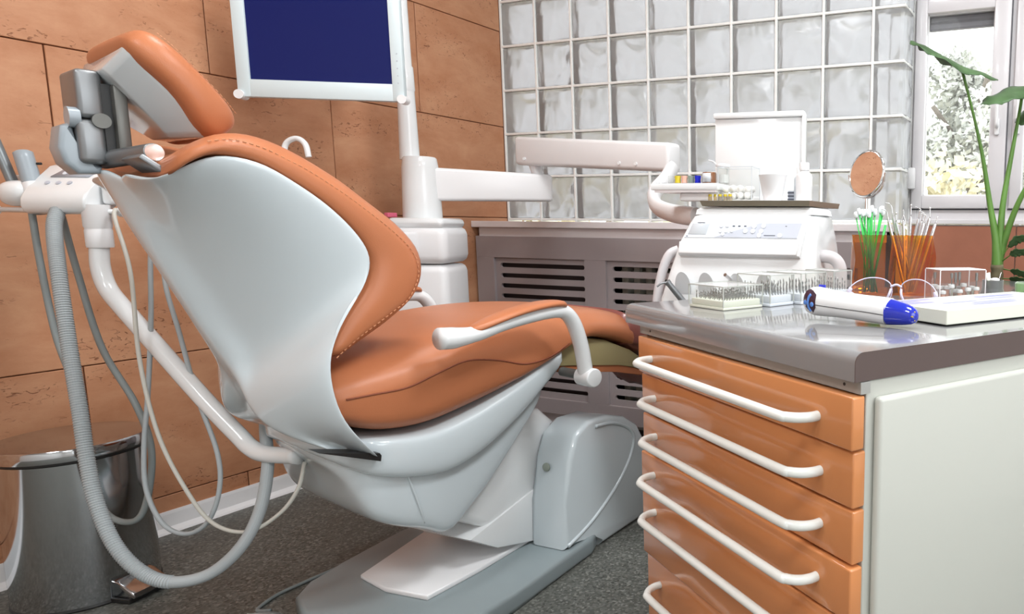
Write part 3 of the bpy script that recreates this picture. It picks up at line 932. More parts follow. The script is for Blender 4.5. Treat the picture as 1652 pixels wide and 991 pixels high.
cpart('release_lever', bm, M['bluegrey'], angle=50)
bm = bmesh.new(); cyl(bm, (-.02, -.722, 1.058), (.135, -.692, 1.068), 0.0155, seg=28)
cpart('cross_bar', bm, M['metal'], angle=40)
bm = bmesh.new(); cyl(bm, (.135, -.692, 1.068), (.1372, -.6916, 1.0681), 0.0145, seg=28)
cpart('bar_end', bm, M['chrome'], angle=40)
bm = bmesh.new()
Mx = Matrix.Translation((0.125, -.690, 1.038)) @ Matrix.Rotation(math.radians(-38), 4, 'X')
bx(bm, -.06, .035, -.035, .035, -.005, .005, bev=0.003, M=Mx)
cpart('mounting_plate', bm, M['metal'], angle=40)

# armrest (near side) and its twin on the far side
for sgn in (1, -1):
    U0 = 0.325 * sgn
    bm = bmesh.new()
    P = [(U0, -0.305, 0.705), (U0, -0.27, 0.703), (U0, -0.22, 0.706), (U0, -0.15, 0.722), (U0, -0.06, 0.734), (U0, 0.0, 0.736), (U0, 0.03, 0.726), (U0, 0.053, 0.695), (U0, 0.072, 0.64), (U0, 0.082, 0.585), (U0, 0.085, 0.56)]

    def rad(t): return 0.024 if t < 0.08 else (0.024 - (t - .08) * .06 if t < 0.18 else 0.018)
    tube(bm, P, rad, seg=18, n=6, flat=1.2)
    ar = cpart('armrest', bm, M['white'])
    bm = bmesh.new()
    rows = []
    for v, z, w_ in ((-.240, .718, .010), (-.215, .726, .026), (-.15, .746, .034), (-.08, .759, .035), (-.02, .763, .033), (.012, .760, .028), (.024, .752, .012)):
        rows.append([(U0 + w_, v, z - .016), (U0 + w_, v, z - .002), (U0 + w_ * .6, v, z + .003), (U0 - w_ * .6, v, z + .003), (U0 - w_, v, z - .002), (U0 - w_, v, z - .016)])
    loft(bm, rows, closed=True)
    o = add_obj('armrest_pad', bm, M['leather'], ar, smooth=True); subsurf(o, 2)
    bm = bmesh.new(); cyl(bm, (U0 - .026 * sgn, .090, .553), (U0 + .030 * sgn, .090, .553), 0.025, seg=28)
    bmesh.ops.bevel(bm, geom=[e for e in bm.edges if len(e.link_faces) == 2 and any(len(f.verts) > 10 for f in e.link_faces)], offset=0.004, segments=3, profile=0.5, affect='EDGES')
    add_obj('pivot_drum', bm, M['white'], ar, smooth=True, angle=50)
    bm = bmesh.new(); cyl(bm, (U0 - .09 * sgn, .082, .558), (U0 - .02 * sgn, .086, .556), 0.0125, seg=20)
    add_obj('pivot_rod', bm, M['metald'], ar, smooth=True, angle=50)
    bm = bmesh.new(); cyl(bm, (U0 - .10 * sgn, .05, .566), (U0 - .085 * sgn, .05, .566), 0.001, seg=8)
    bm.free()

# ------------------------------------------------------------------ assistant's unit with suction hoses
C0 = Vector((2.521, -2.73, 0.95))
au = thing('assistant_unit', 'white assistant unit on a bent white arm with grey suction hoses', 'dental unit', (0.40, -1.76, 0))


def apart(name, bm, m, smooth=True, angle=None):
    o = add_obj(name, bm, m, au, smooth=smooth, angle=angle); o.location = (-0.40, 1.76, 0)
    return o


ARM = [(0.399, -1.750, 0.964), (0.404, -1.760, 0.884), (0.411, -1.765, 0.835), (0.430, -1.765, 0.790), (0.470, -1.762, 0.750), (0.563, -1.752, 0.665), (0.700, -1.738, 0.542), (0.786, -1.724, 0.463), (0.820, -1.721, 0.438), (0.86, -1.717, 0.427), (0.95, -1.700, 0.428)]
bm = bmesh.new(); tube(bm, ARM, 0.0185, seg=20, n=6); apart('arm', bm, M['white'])
bm = bmesh.new(); lathe(bm, [(0.0, 0.885), (0.024, 0.885), (0.025, 0.89), (0.025, 0.925), (0.024, 0.927), (0.024, 0.93), (0.026, 0.935), (0.026, 0.985), (0.0, 0.985)], seg=28, M=T(0.403, -1.757, 0))
apart('arm_collar', bm, M['white2'], angle=40)
# body: sloping wedge facing the room's middle
ax = Vector((0.93, 0.36, 0)).normalized(); ay = Vector((-0.36, 0.93, 0)).normalized()
MB = Matrix(((ax.x, ay.x, 0, 0.325), (ax.y, ay.y, 0, -1.775), (0, 0, 1, 0), (0, 0, 0, 1)))
bm = bmesh.new()
prism(bm, [(-.026, .962), (-.036, .968), (-.041, .980), (-.040, .996), (-.034, 1.008), (-.020, 1.022), (.035, 1.076), (.046, 1.080), (.075, 1.072), (.08, 1.03), (.07, 1.0), (.02, .97)], -0.068, 0.082, axis='x', bev=0.006, seg=3)
bmesh.ops.transform(bm, matrix=MB, verts=bm.verts)
apart('console_body', bm, M['white'], angle=45)
bm = bmesh.new()
q = [(-0.035, 0.006, 1.0485), (0.055, 0.006, 1.0485), (0.070, 0.033, 1.075), (-0.012, 0.033, 1.075)]
vs = [bm.verts.new(p) for p in q] + [bm.verts.new((a, b - .0012, c + 0.0012)) for a, b, c in q]
bm.faces.new(vs[:4]); bm.faces.new(vs[4:][::-1])
for i in range(4): bm.faces.new((vs[i], vs[(i + 1) % 4], vs[4 + (i + 1) % 4], vs[4 + i]))
bmesh.ops.transform(bm, matrix=MB, verts=bm.verts)
apart('keypad', bm, M['panelgrey'])
for i, (a, b, c) in enumerate(((-0.008, 0.015, 1.0580), (0.008, 0.024, 1.067), (0.040, 0.024, 1.067), (-0.03, -0.008, 1.0345), (-0.004, -0.008, 1.0345), (0.022, -0.008, 1.0345))):
    bm = bmesh.new(); lathe(bm, [(0.0, 0.0), (0.0055, 0.0), (0.0055, 0.0016), (0.0, 0.002)], seg=16, M=MB @ T(a, b, c, rx=math.radians(45)))
    apart('key', bm, M['panelpale'] if i < 3 else M['panelgrey'], angle=40)
bm = bmesh.new(); cyl(bm, (0.172, -1.837, 0.972), (0.45, -1.731, 0.968), 0.0062, seg=16); apart('handle_bar', bm, M['white'])
for e in ((0.168, -1.838, 0.972), (0.452, -1.730, 0.968)):
    bm = bmesh.new(); cyl(bm, Vector(e) - ax * 0.006, Vector(e) + ax * 0.006, 0.0115, seg=20); apart('bar_cap', bm, M['white'], angle=40)
# holder pod at the left
bm = bmesh.new()
rows = []
for s, w_, h0, h1 in ((-.032, .006, 1.00, 1.02), (-.026, .020, .985, 1.034), (-.010, .030, .978, 1.040), (.015, .032, .978, 1.042), (.035, .028, .984, 1.04), (.045, .012, 1.0, 1.03)):
    rr = []
    for q in range(16):
        a = 2 * PI * q / 16
        rr.append(tuple(Vector((0.213, -1.815, 0)) + ax * s + ay * (math.cos(a) * w_) + Vector((0, 0, (h0 + h1) / 2 + (h1 - h0) / 2 * math.sin(a)))))
    rows.append(rr)
loft(bm, rows, closed=True); o = apart('holder', bm, M['white']); subsurf(o, 1)
bm = bmesh.new(); bx(bm, -0.16, 0.0, 0.03, 0.075, 1.03, 1.055, bev=0.008, seg=3); bmesh.ops.transform(bm, matrix=MB, verts=bm.verts)
apart('rear_bar', bm, M['white'], angle=40)
# suction nozzle in the holder
a0, a1, a2 = Vector((0.2225, -1.798, 1.108)), Vector((0.250, -1.799, 1.030)), Vector((0.262, -1.801, 0.975))
dn = (a1 - a0).normalized()
bm = bmesh.new(); tube(bm, [a0, a0 + dn * .004, a0 + dn * 0.02, a1], lambda t: 0.0125 if t < 0.05 else (0.0165 if t < .3 else 0.0175), seg=24, smooth=False)
noz = apart('suction_nozzle', bm, M['bluegrey'], angle=60)
bm = bmesh.new(); tube(bm, [a0 - dn * 0.0006, a0], 0.0105, seg=20, smooth=False); apart('nozzle_mouth', bm, M['black'])
bm = bmesh.new(); tube(bm, [a1 - dn * 0.003, a1 + dn * 0.032], lambda t: 0.0195 + 0.001 * t, seg=24, smooth=False); apart('nozzle_collar', bm, M['white2'], angle=60)
bm = bmesh.new(); tube(bm, [a1 + dn * 0.032, a1 + dn * 0.07], 0.0135, seg=20, smooth=False); apart('nozzle_grip', bm, M['hosed'], angle=60)
bm = bmesh.new(); cyl(bm, (0.247, -1.785, 1.080), (0.256, -1.782, 1.080), 0.003, seg=10); apart('nozzle_pin', bm, M['black'])
# second cannula leaning left
bm = bmesh.new(); cyl(bm, (0.15, -1.822, 1.165), (0.207, -1.814, 1.028), 0.0105, seg=20); apart('thin_cannula', bm, mat('cannula_grey', (0.20, 0.22, 0.23), 0.35, metal=0.3), angle=60)
# box behind the arm head
bm = bmesh.new(); bx(bm, 0.085, 0.115, -0.005, 0.05, 0.985, 1.045, bev=0.01, seg=3); bmesh.ops.transform(bm, matrix=MB, verts=bm.verts); apart('side_bracket', bm, M['white'], angle=40)
bm = bmesh.new(); bx(bm, 0.11, 0.15, 0.02, 0.05, 0.992, 1.02, bev=0.004); bmesh.ops.transform(bm, matrix=MB, verts=bm.verts); apart('side_holder', bm, M['bluegrey'], angle=40)

HOSE = [(0.345, -1.800, 0.972), (0.372, -1.822, 0.930), (0.438, -1.852, 0.832), (0.495, -1.874, 0.672), (0.549, -1.893, 0.542), (0.583, -1.906, 0.439), (0.619, -1.915, 0.350), (0.674, -1.917, 0.263), (0.733, -1.903, 0.205), (0.795, -1.881, 0.186), (0.846, -1.839, 0.196), (0.884, -1.795, 0.247), (0.886, -1.752, 0.316), (0.865, -1.716, 0.402), (0.825, -1.690, 0.464), (0.785, -1.660, 0.535)]
HP = catmull(HOSE, 10)
# ribbed hose: radius ripples ring by ring
L = 0
bm = bmesh.new()
pts = resample(HP, 520)
tube(bm, pts, lambda t: (0.0125 if t < 0.62 else 0.0122) + (0.0019 * (round(t * 519) % 2) if t < 0.66 else 0), seg=20, smooth=False)
apart('corrugated_hose', bm, M['hose'], smooth=False)
H2 = [(0.245, -1.805, 0.975), (0.280, -1.816, 0.854), (0.346, -1.832, 0.684), (0.427, -1.842, 0.546), (0.470, -1.855, 0.384), (0.505, -1.858, 0.301), (0.550, -1.849, 0.269), (0.588, -1.830, 0.276), (0.596, -1.810, 0.336), (0.585, -1.792, 0.432), (0.524, -1.783, 0.526), (0.427, -1.788, 0.653), (0.352, -1.782, 0.825), (0.318, -1.783, 0.957)]
bm = bmesh.new(); tube(bm, H2, 0.0068, seg=10, n=10); apart('suction_hose', bm, M['hosed'])
H3 = [(0.455, -1.745, 0.975), (0.472, -1.756, 0.950), (0.549, -1.776, 0.831), (0.604, -1.804, 0.640), (0.664, -1.815, 0.478), (0.740, -1.813, 0.359), (0.802, -1.800, 0.285), (0.873, -1.775, 0.268), (0.925, -1.739, 0.303), (0.951, -1.711, 0.354), (0.953, -1.691, 0.413)]
bm = bmesh.new(); tube(bm, H3, 0.0043, seg=10, n=10); apart('thin_hose', bm, M['hosec'])
H4 = [(0.500, -1.690, 0.97), (0.512, -1.710, 0.90), (0.518, -1.720, 0.856), (0.551, -1.749, 0.714), (0.578, -1.784, 0.548), (0.600, -1.812, 0.441), (0.623, -1.828, 0.347), (0.672, -1.829, 0.276), (0.723, -1.813, 0.253), (0.767, -1.792, 0.281), (0.776, -1.768, 0.349), (0.756, -1.754, 0.429), (0.684, -1.743, 0.549), (0.615, -1.728, 0.687), (0.551, -1.713, 0.813), (0.515, -1.68, 0.93), (0.505, -1.67, 0.975)]
bm = bmesh.new(); tube(bm, H4, 0.0050, seg=10, n=10); apart('thin_hose', bm, M['hose'])

# ------------------------------------------------------------------ pedal bin
CB = (0.215, -1.775)
b = thing('pedal_bin', 'polished steel pedal bin standing by the terracotta wall', 'bin', (CB[0], CB[1], 0), math.radians(12))
bm = bmesh.new(); lathe(bm, [(0.0, 0.004), (0.138, 0.004), (0.140, 0.012), (0.141, 0.37), (0.138, 0.372), (0.0, 0.372)], seg=64)
add_obj('body', bm, M['steel'], b, smooth=True, angle=40)
bm = bmesh.new(); lathe(bm, [(0.0, 0.0), (0.139, 0.0), (0.142, 0.004), (0.140, 0.010), (0.0, 0.010)], seg=64)
add_obj('base_ring', bm, M['black'], b, smooth=True, angle=40)
bm = bmesh.new(); lathe(bm, [(0.0, 0.372), (0.143, 0.372), (0.143, 0.378), (0.0, 0.378)], seg=64)
add_obj('lid_gasket', bm, M['black'], b, smooth=True, angle=40)
bm = bmesh.new(); lathe(bm, [(0.0, 0.378), (0.145, 0.378), (0.146, 0.382), (0.146, 0.403), (0.143, 0.407), (0.10, 0.4085), (0.0, 0.409)], seg=64)
add_obj('lid', bm, M['steel'], b, smooth=True, angle=50)
bm = bmesh.new()
prism(bm, [(0.115, 0.018), (0.19, 0.012), (0.197, 0.018), (0.195, 0.028), (0.15, 0.052), (0.12, 0.062), (0.115, 0.05)], -0.045, 0.045, axis='y', bev=0.004)
add_obj('pedal', bm, M['steel'], b, smooth=True, angle=40)
bm = bmesh.new(); bx(bm, 0.11, 0.185, -0.05, 0.05, 0.001, 0.014, bev=0.003); add_obj('pedal_base', bm, M['black'], b)

# cable and foot control by the chair base
bm = bmesh.new()
tube(bm, [(0.775, -1.685, 0.012), (0.735, -1.69, 0.006), (0.715, -1.665, 0.005), (0.70, -1.62, 0.005), (0.70, -1.56, 0.005), (0.705, -1.48, 0.005), (0.712, -1.40, 0.005), (0.728, -1.34, 0.005), (0.742, -1.30, 0.005)], 0.0045, seg=8, n=10)
tag(add_obj('cable', bm, M['hosed'], smooth=True), 'grey cable curving over the floor to the chair base', 'cable')
fc = thing('foot_control', 'grey foot control with a white pedal edge at the bottom of the picture', 'foot control', (0.815, -1.76, 0))
bm = bmesh.new(); lathe(bm, [(0.0, 0.0), (0.075, 0.0), (0.078, 0.006), (0.072, 0.018), (0.05, 0.028), (0.0, 0.03)], seg=36); add_obj('housing', bm, M['basegrey'], fc, smooth=True, angle=50)
bm = bmesh.new(); prism(bm, [(-0.035, 0.02), (0.03, 0.045), (0.05, 0.03), (0.02, 0.0)], 0.029, 0.036, axis='z', bev=0.002); add_obj('pedal', bm, M['handle'], fc)

# ------------------------------------------------------------------ delivery unit
ux, uy = 0.335, -0.765
du = thing('delivery_unit', 'white dental unit column with pole and folding arms behind the chair', 'dental unit', (ux, uy, 0))


def dpart(name, bm, m, smooth=True, angle=45):
    o = add_obj(name, bm, m, du, smooth=smooth, angle=angle); o.location = (-ux, -uy, 0)
    return o


rot = math.radians(25)
bm = bmesh.new(); bx(bm, -0.10, 0.10, -0.11, 0.11, 0.0, 0.80, bev=0.03, seg=4, M=T(ux, uy, 0, rz=rot)); dpart('column', bm, M['white2'])
bm = bmesh.new(); bx(bm, -0.104, 0.104, -0.114, 0.114, 0.803, 0.937, bev=0.03, seg=4, M=T(ux, uy, 0, rz=rot)); dpart('column_head', bm, M['white2'])
bm = bmesh.new(); bx(bm, -0.10, 0.095, -0.11, 0.105, 0.93, 0.967, bev=0.022, seg=4, M=T(ux, uy, 0, rz=rot)); dpart('column_lid', bm, M['white'])
cx_, cy_ = 0.285, -0.742
bm = bmesh.new(); lathe(bm, [(0.0, 0.965), (0.066, 0.965), (0.067, 0.97), (0.062, 1.15), (0.057, 1.185), (0.052, 1.19), (0.0, 1.19)], seg=40, M=T(cx_, cy_, 0)); dpart('socket', bm, M['white'])
bm = bmesh.new(); lathe(bm, [(0.0, 1.18), (0.034, 1.18), (0.029, 1.42), (0.029, 1.425), (0.031, 1.43), (0.029, 1.51), (0.025, 1.515), (0.022, 1.72), (0.022, 2.3), (0.0, 2.3)], seg=32, M=T(cx_ - 0.035, cy_ - 0.012, 0)); dpart('pole', bm, M['white'])


def beam(bm, p0, p1, h0, h1, w0, w1, bev=0.012):
    p0, p1 = Vector(p0), Vector(p1)
    d = (p1 - p0); d.z = 0; d.normalize(); s = Vector((-d.y, d.x, 0))
    vs = []
    for p, h, w_ in ((p0, h0, w0), (p1, h1, w1)):
        for a, b_ in ((-1, -1), (1, -1), (1, 1), (-1, 1)):
            vs.append(bm.verts.new(p + s * a * w_ / 2 + Vector((0, 0, b_ * h / 2))))
    fs = [bm.faces.new(vs[:4][::-1]), bm.faces.new(vs[4:])]
    for i in range(4): fs.append(bm.faces.new((vs[i], vs[(i + 1) % 4], vs[4 + (i + 1) % 4], vs[4 + i])))
    bmesh.ops.bevel(bm, geom=list({e for f in fs for e in f.edges}), offset=bev, segments=3, profile=0.5, affect='EDGES', clamp_overlap=True)


bm = bmesh.new(); beam(bm, (cx_ + 0.02, cy_ + 0.02, 1.092), (0.575, -0.375, 1.092), 0.122, 0.106, 0.075, 0.07); dpart('lower_arm', bm, M['white2'])
bm = bmesh.new(); cyl(bm, (0.535, -0.400, 1.13), (0.520, -0.400, 1.185), 0.018, seg=20, r2=0.024); dpart('elbow', bm, M['white2'])
bm = bmesh.new(); beam(bm, (0.455, -0.40, 1.240), (1.255, -0.555, 1.180), 0.112, 0.098, 0.07, 0.07, bev=0.014); up_arm = dpart('upper_arm', bm, M['white2'])
for x, y, z in ((0.51, -0.448, 1.205), (1.02, -0.546, 1.168), (1.10, -0.562, 1.162)):
    bm = bmesh.new(); cyl(bm, (x, y + 0.006, z), (x, y - 0.003, z), 0.006, seg=14); dpart('screw_cap', bm, M['white'])
# carrier arm sweeping under the tray to the instrument console
bm = bmesh.new()
tube(bm, [(1.245, -0.555, 1.15), (1.245, -0.60, 1.105), (1.262, -0.70, 1.055), (1.34, -0.82, 1.010), (1.45, -0.92, 0.985), (1.575, -0.99, 0.972)], 0.028, seg=18, n=6, flat=0.75); dpart('carrier_arm', bm, M['white2'])
# cup filler spout behind the backrest
bm = bmesh.new(); tube(bm, [(0.236, -1.200, 1.02), (0.236, -1.200, 1.150), (0.242, -1.195, 1.192), (0.270, -1.182, 1.207), (0.296, -1.174, 1.190), (0.305, -1.172, 1.150)], 0.0085, seg=14, n=8); dpart('cup_filler_spout', bm, M['white'])
bm = bmesh.new(); lathe(bm, [(0.0, 0.90), (0.06, 0.905), (0.12, 0.95), (0.13, 1.0), (0.124, 1.0), (0.11, 0.96), (0.04, 0.92), (0.0, 0.92)], seg=36, M=T(0.28, -1.12, 0), cap=False); dpart('spittoon_bowl', bm, M['white'])
bm = bmesh.new(); beam(bm, (0.28, -1.12, 0.88), (0.32, -0.85, 0.88), 0.06, 0.08, 0.12, 0.15); dpart('spittoon_arm', bm, M['white2'])
bm = bmesh.new(); bx(bm, 0.205, 0.225, -0.84, -0.80, 0.968, 0.985, bev=0.003); bx(bm, 0.19, 0.21, -0.83, -0.81, 0.968, 0.975)
tag(add_obj('pink_clip', bm, M['pinkpl']), 'small pink plastic clip on the white unit column lid', 'clip')


# ------------------------------------------------------------------ monitor on the pole
MA = math.atan2(0.49, 0.87)
mon = thing('monitor', 'pale framed monitor with a dark blue screen on the unit pole', 'monitor', (0.583 - 0.87 * 0.235, -1.045 - 0.49 * 0.235, 1.322), MA)
W2, HM = 0.235, 0.42
bm = frame_bm(-W2, W2, 0.0, HM, 0.036, 0.034, 0.052, 0.05, -0.012, 0.012, bev=0.003)
add_obj('bezel', bm, M['bezel'], mon, smooth=True, angle=40)
bm = bmesh.new(); bx(bm, -W2 + 0.034, W2 - 0.032, -0.005, 0.0, 0.05, HM - 0.048)
add_obj('screen', bm, M['screen'], mon)
bm = bmesh.new(); bx(bm, -W2 + 0.03, W2 - 0.03, 0.012, 0.032, 0.03, HM - 0.03, bev=0.008); add_obj('rear_housing', bm, M['white2'], mon, smooth=True, angle=40)
for x in (-W2 + 0.006, W2 - 0.006):
    bm = bmesh.new(); cyl(bm, (x, -0.020, 0.006), (x, 0.014, 0.006), 0.0135, seg=24); add_obj('corner_knob', bm, M['white2'], mon, smooth=True, angle=40)
for i in range(5):
    bm = bmesh.new(); cyl(bm, (W2 - 0.015, -0.0135, 0.055 + i * 0.022), (W2 - 0.015, -0.0115, 0.055 + i * 0.022), 0.0017, seg=8); add_obj('button', bm, M['panelgrey'], mon)
bm = bmesh.new(); beam(bm, (0.0, 0.03, 0.22), (-0.10, 0.36, 0.22), 0.05, 0.05, 0.05, 0.05, bev=0.008); add_obj('mounting_arm', bm, M['white2'], mon, smooth=True, angle=40)

# ------------------------------------------------------------------ instrument console
IF = Vector((1.762, -1.124, 0)); IA = math.radians(6)
ic = thing('instrument_console', 'white instrument console with a grey control panel behind the worktop', 'dental console', (1.762, -1.124, 0.60), IA)


def ip(name, bm, m, smooth=True, angle=45, parent=None):
    o = add_obj(name, bm, m, parent or ic, smooth=smooth, angle=angle)
    if parent is None: o.location = (0, 0, -0.60)
    return o


bm = bmesh.new(); rows = []
for z, a, b_, y0, y1 in ((0.62, -.20, .19, .02, .28), (0.66, -.225, .207, .0, .29), (0.76, -.216, .206, .0, .29), (0.843, -.195, .197, .02, .285), (0.90, -.180, .190, .038, .28), (0.955, -.160, .183, .060, .275), (0.974, -.150, .178, .070, .27), (0.981, -.135, .168, .085, .26)):
    rows.append([(a, y0, z), (b_, y0, z), (b_ + .006, y1, z), (a + .02, y1, z)])
loft(bm, rows, closed=True)
bmesh.ops.bevel(bm, geom=[e for e in bm.edges if abs(e.verts[0].co.z - e.verts[1].co.z) > 0.003], offset=0.016, segments=3, profile=0.5, affect='EDGES', clamp_overlap=True)
ip('housing', bm, M['white'], angle=35)
bm = bmesh.new(); rows = [[(-.145, .08, .978), (.176, .08, .978), (.186, .255, .978), (-.12, .255, .978)], [(-.143, .082, .990), (.173, .082, .990), (.183, .252, .990), (-.12, .252, .990)], [(-.135, .09, .997), (.165, .09, .997), (.176, .245, .997), (-.115, .245, .997)]]
loft(bm, rows, closed=True); ip('upper_housing', bm, M['white'], angle=35)
# raised band holding the panel
sl = math.atan2(0.022, 0.055)
MP = T(0, 0.047, 0.918, rx=-sl)
bm = bmesh.new(); prism(bm, [(-.168, -.052), (.155, -.052), (.166, .040), (-.146, .040), (-.170, -.02)], -0.014, 0.006, axis='y', bev=0.004, M=MP); ip('raised_band', bm, M['white'])
bm = bmesh.new(); prism(bm, [(-.166, -.051), (.150, -.051), (.152, -.018), (-.168, -.018)], -0.020, 0.0, axis='y', bev=0.003, M=MP); ip('lower_ledge', bm, M['white2'])
bm = bmesh.new(); prism(bm, [(-.158, -.006), (.146, -.006), (.156, .037), (-.142, .037)], -0.0155, -0.010, axis='y', bev=0.001, seg=1, M=MP); pn = ip('control_panel', bm, M['panelpale'])
bm = bmesh.new(); prism(bm, [(-.075, -.004), (.144, -.004), (.153, .035), (.045, .035), (.0, .02)], -0.0162, -0.015, axis='y', M=MP); ip('panel_grey_field', bm, M['panelgrey'])
bm = bmesh.new(); prism(bm, [(-.148, .003), (-.098, .003), (-.090, .033), (-.138, .033)], -0.0170, -0.015, axis='y', bev=0.0008, seg=1, M=MP); ip('display', bm, M['lcd'])
for (a, b_, r) in ((-.058, .026, .0042), (-.042, .027, .0042), (-.060, .012, .0042), (-.044, .012, .0042), (-.028, .013, .0042), (-.052, .003, .004), (.03, .026, .0062), (.055, .027, .0062), (.008, .013, .0062), (.028, .013, .0062), (.050, .013, .0062), (.046, .002, .0062), (.100, .002, .0062)):
    bm = bmesh.new(); cyl(bm, (a, -0.0158, b_), (a, -0.0180, b_), r, seg=18); bmesh.ops.transform(bm, matrix=MP, verts=bm.verts); ip('panel_button', bm, M['panelpale'])
for a in (-.025, -.010, .006):
    bm = bmesh.new(); bx(bm, a - .003, a + .003, -0.0165, -0.0155, .025, .028, M=MP); ip('indicator', bm, M['print'])
bm = bmesh.new(); bx(bm, .058, .088, -0.0166, -0.0160, .0005, .0028, M=MP); bx(bm, .112, .116, -0.0166, -0.0160, .026, .028, M=MP); bx(bm, -.125, -.105, -0.0165, -0.0155, .0345, .036, M=MP); bx(bm, -.152, -.148, -0.0162, -0.0154, -.003, -.001, M=MP); ip('print_mark', bm, M['print'])
# rounded instrument niches in the lower front, recess shade put into their grey
for a in (-.148, -.084, -.003, .070):
    bm = bmesh.new(); lathe(bm, [(0.0, 0.0), (0.018, 0.0), (0.0215, -0.002), (0.022, -0.006), (0.0, -0.006)], seg=28, sy=1.9, M=T(a, 0.0045, 0.792, rx=math.radians(103.5)) @ Matrix.Rotation(PI, 4, 'X')); ip('instrument_niche', bm, M['niche'], angle=40)
bm = bmesh.new(); cyl(bm, (-.010, 0.02, .800), (-.022, -.03, .828), .0046, seg=16); cyl(bm, (-.022, -.03, .828), (-.0222, -.031, .8285), .0046); ip('handpiece_tip', bm, M['chrome'])
bm = bmesh.new(); cyl(bm, (-.135, -.01, .745), (-.172, -.035, .802), .0085, seg=18, r2=0.0075); cyl(bm, (-.172, -.035, .802), (-.176, -.038, .808), .0085); tube(bm, [(-.174, -.036, .806), (-.188, -.045, .803), (-.198, -.05, .795)], .0025, seg=8); ip('angled_handpiece', bm, M['metal'])
bm = bmesh.new(); tube(bm, [(-.243, .04, .700), (-.240, .04, .76), (-.226, .045, .83), (-.208, .05, .872), (-.186, .06, .885)], .0125, seg=14, n=6); ip('side_handle', bm, M['winframe'])
bm = bmesh.new(); tube(bm, [(.175, .09, .873), (.205, .09, .874), (.228, .09, .868), (.243, .09, .848), (.246, .09, .81), (.246, .09, .70)], .0165, seg=18, n=6); ip('pipe_handle', bm, M['winframe'])
bm = bmesh.new(); rows = [[(-.125, .075, 1.000), (.164, .075, 1.000), (.187, .34, 1.000), (-.175, .34, 1.000)], [(-.130, .07, 1.014), (.166, .07, 1.014), (.190, .345, 1.014), (-.18, .345, 1.014)]]
loft(bm, rows, closed=True)
ip('top_tray', bm, M['bronze'], angle=35)
bm = bmesh.new(); bx(bm, -.122, .165, .078, .265, 1.0135, 1.0146); ip('tray_mat', bm, M['white2'])
# upright white light panel behind the console top
lp = thing('light_panel', 'upright blank white panel standing on the instrument console', 'panel', (1.762, -1.124, 1.0148), IA)
bm = bmesh.new(); rows = []
bx(bm, -.173, .093, .295, .315, .016, .240, bev=0.004, seg=2); bx(bm, -.175, .095, .286, .318, .240, .256, bev=0.004, seg=2)
bx(bm, .088, .097, .288, .318, .016, .25, bev=0.003)
add_obj('board', bm, M['white'], lp, smooth=True, angle=40)
bm = bmesh.new(); bx(bm, -.12, .06, .287, .33, .0, .018, bev=0.004); add_obj('foot', bm, M['white2'], lp)


def ipt(a, y, z):  # console frame to world
    c, s = math.cos(IA), math.sin(IA)
    return (1.762 + a * c - y * s, -1.124 + a * s + y * c, z)


ZT = 1.0147
# things on the console's top
def lidded(name, label, cat, loc, rz, w, d, h, edge, fill=None):
    t = thing(name, label, cat, loc, rz)
    bm = bmesh.new()
    e = 0.0012
    for a, b_, c, d2 in ((-w/2, w/2, -d/2, -d/2), (-w/2, w/2, d/2, d/2), (-w/2, -w/2, -d/2, d/2), (w/2, w/2, -d/2, d/2)):
        bm.faces.new([bm.verts.new(p) for p in ((a, c, 0), (b_, d2, 0), (b_, d2, h), (a, c, h))])
    add_obj('walls', bm, M['clear'], t)
    return t


cb = lidded('acrylic_box', 'open clear acrylic box filled with cotton balls on the console', 'box', ipt(-.043, .135, ZT), IA, .094, .07, .088, True)
bm = bmesh.new(); bx(bm, -.046, .046, -.034, .034, 0, .003); add_obj('base', bm, M['clear'], cb)
bm = bmesh.new()
for q in ((-.047, .047, -.0352, -.0335, .0865, .0885), (-.047, .047, .0335, .0352, .0865, .0885), (-.0472, -.0452, -.035, .035, .0865, .0885), (.0452, .0472, -.035, .035, .0865, .0885)): bx(bm, *q)
for sx in (-1, 1):
    for sy in (-1, 1): bx(bm, sx * .0472, sx * .0458, sy * .0352, sy * .0338, 0, .0885)
add_obj('edge', bm, M['lcd'], cb)
rnd = random.Random(3)
for i in range(16):
    bm = bmesh.new()
    bmesh.ops.create_icosphere(bm, subdivisions=2, radius=0.0098)
    for v in bm.verts: v.co *= 1 + 0.12 * rnd.uniform(-1, 1)
    c = (-.030 + .02 * (i % 4), -.018 + .018 * ((i // 4) % 3) + rnd.uniform(-.003, .003), .013 + .0165 * (i // 8) + rnd.uniform(0, .003))
    bmesh.ops.translate(bm, vec=ipt(-.043 + c[0], .135 + c[1], ZT + c[2]), verts=bm.verts)
    o = add_obj('cotton_ball', bm, M['cotton'], smooth=True); tag(o, 'white cotton ball among the others in the clear acrylic box', 'cotton ball', 'cotton balls in the acrylic box')

bm = bmesh.new(); lathe(bm, [(0, 0), (.0225, 0), (.024, .003), (.0365, .064), (.0375, .066), (.0355, .066), (.023, .005), (0, .005)], seg=40)
t = add_obj('plastic_cup', bm, M['white2'], smooth=True, angle=50); t.location = ipt(.055, .12, ZT); tag(t, 'flared translucent white plastic cup on the console top', 'cup')


def bottle(name, label, loc, r, h, neck, m, cap):
    t = thing(name, label, 'bottle', loc)
    bm = bmesh.new(); lathe(bm, [(0, 0), (r * .92, 0), (r, .003), (r, h * .62), (r * .93, h * .69), (r * .6, h * .76), (r * .52, h * .78), (r * .52, h * .82), (0, h * .82)], seg=32); add_obj('body', bm, m, t, smooth=True, angle=50)
    bm = bmesh.new(); lathe(bm, [(0, h * .80), (r * .62, h * .80), (r * .62, h * .98), (r * .55, h), (0, h)], seg=24); add_obj('cap', bm, cap, t, smooth=True, angle=50)
    return t


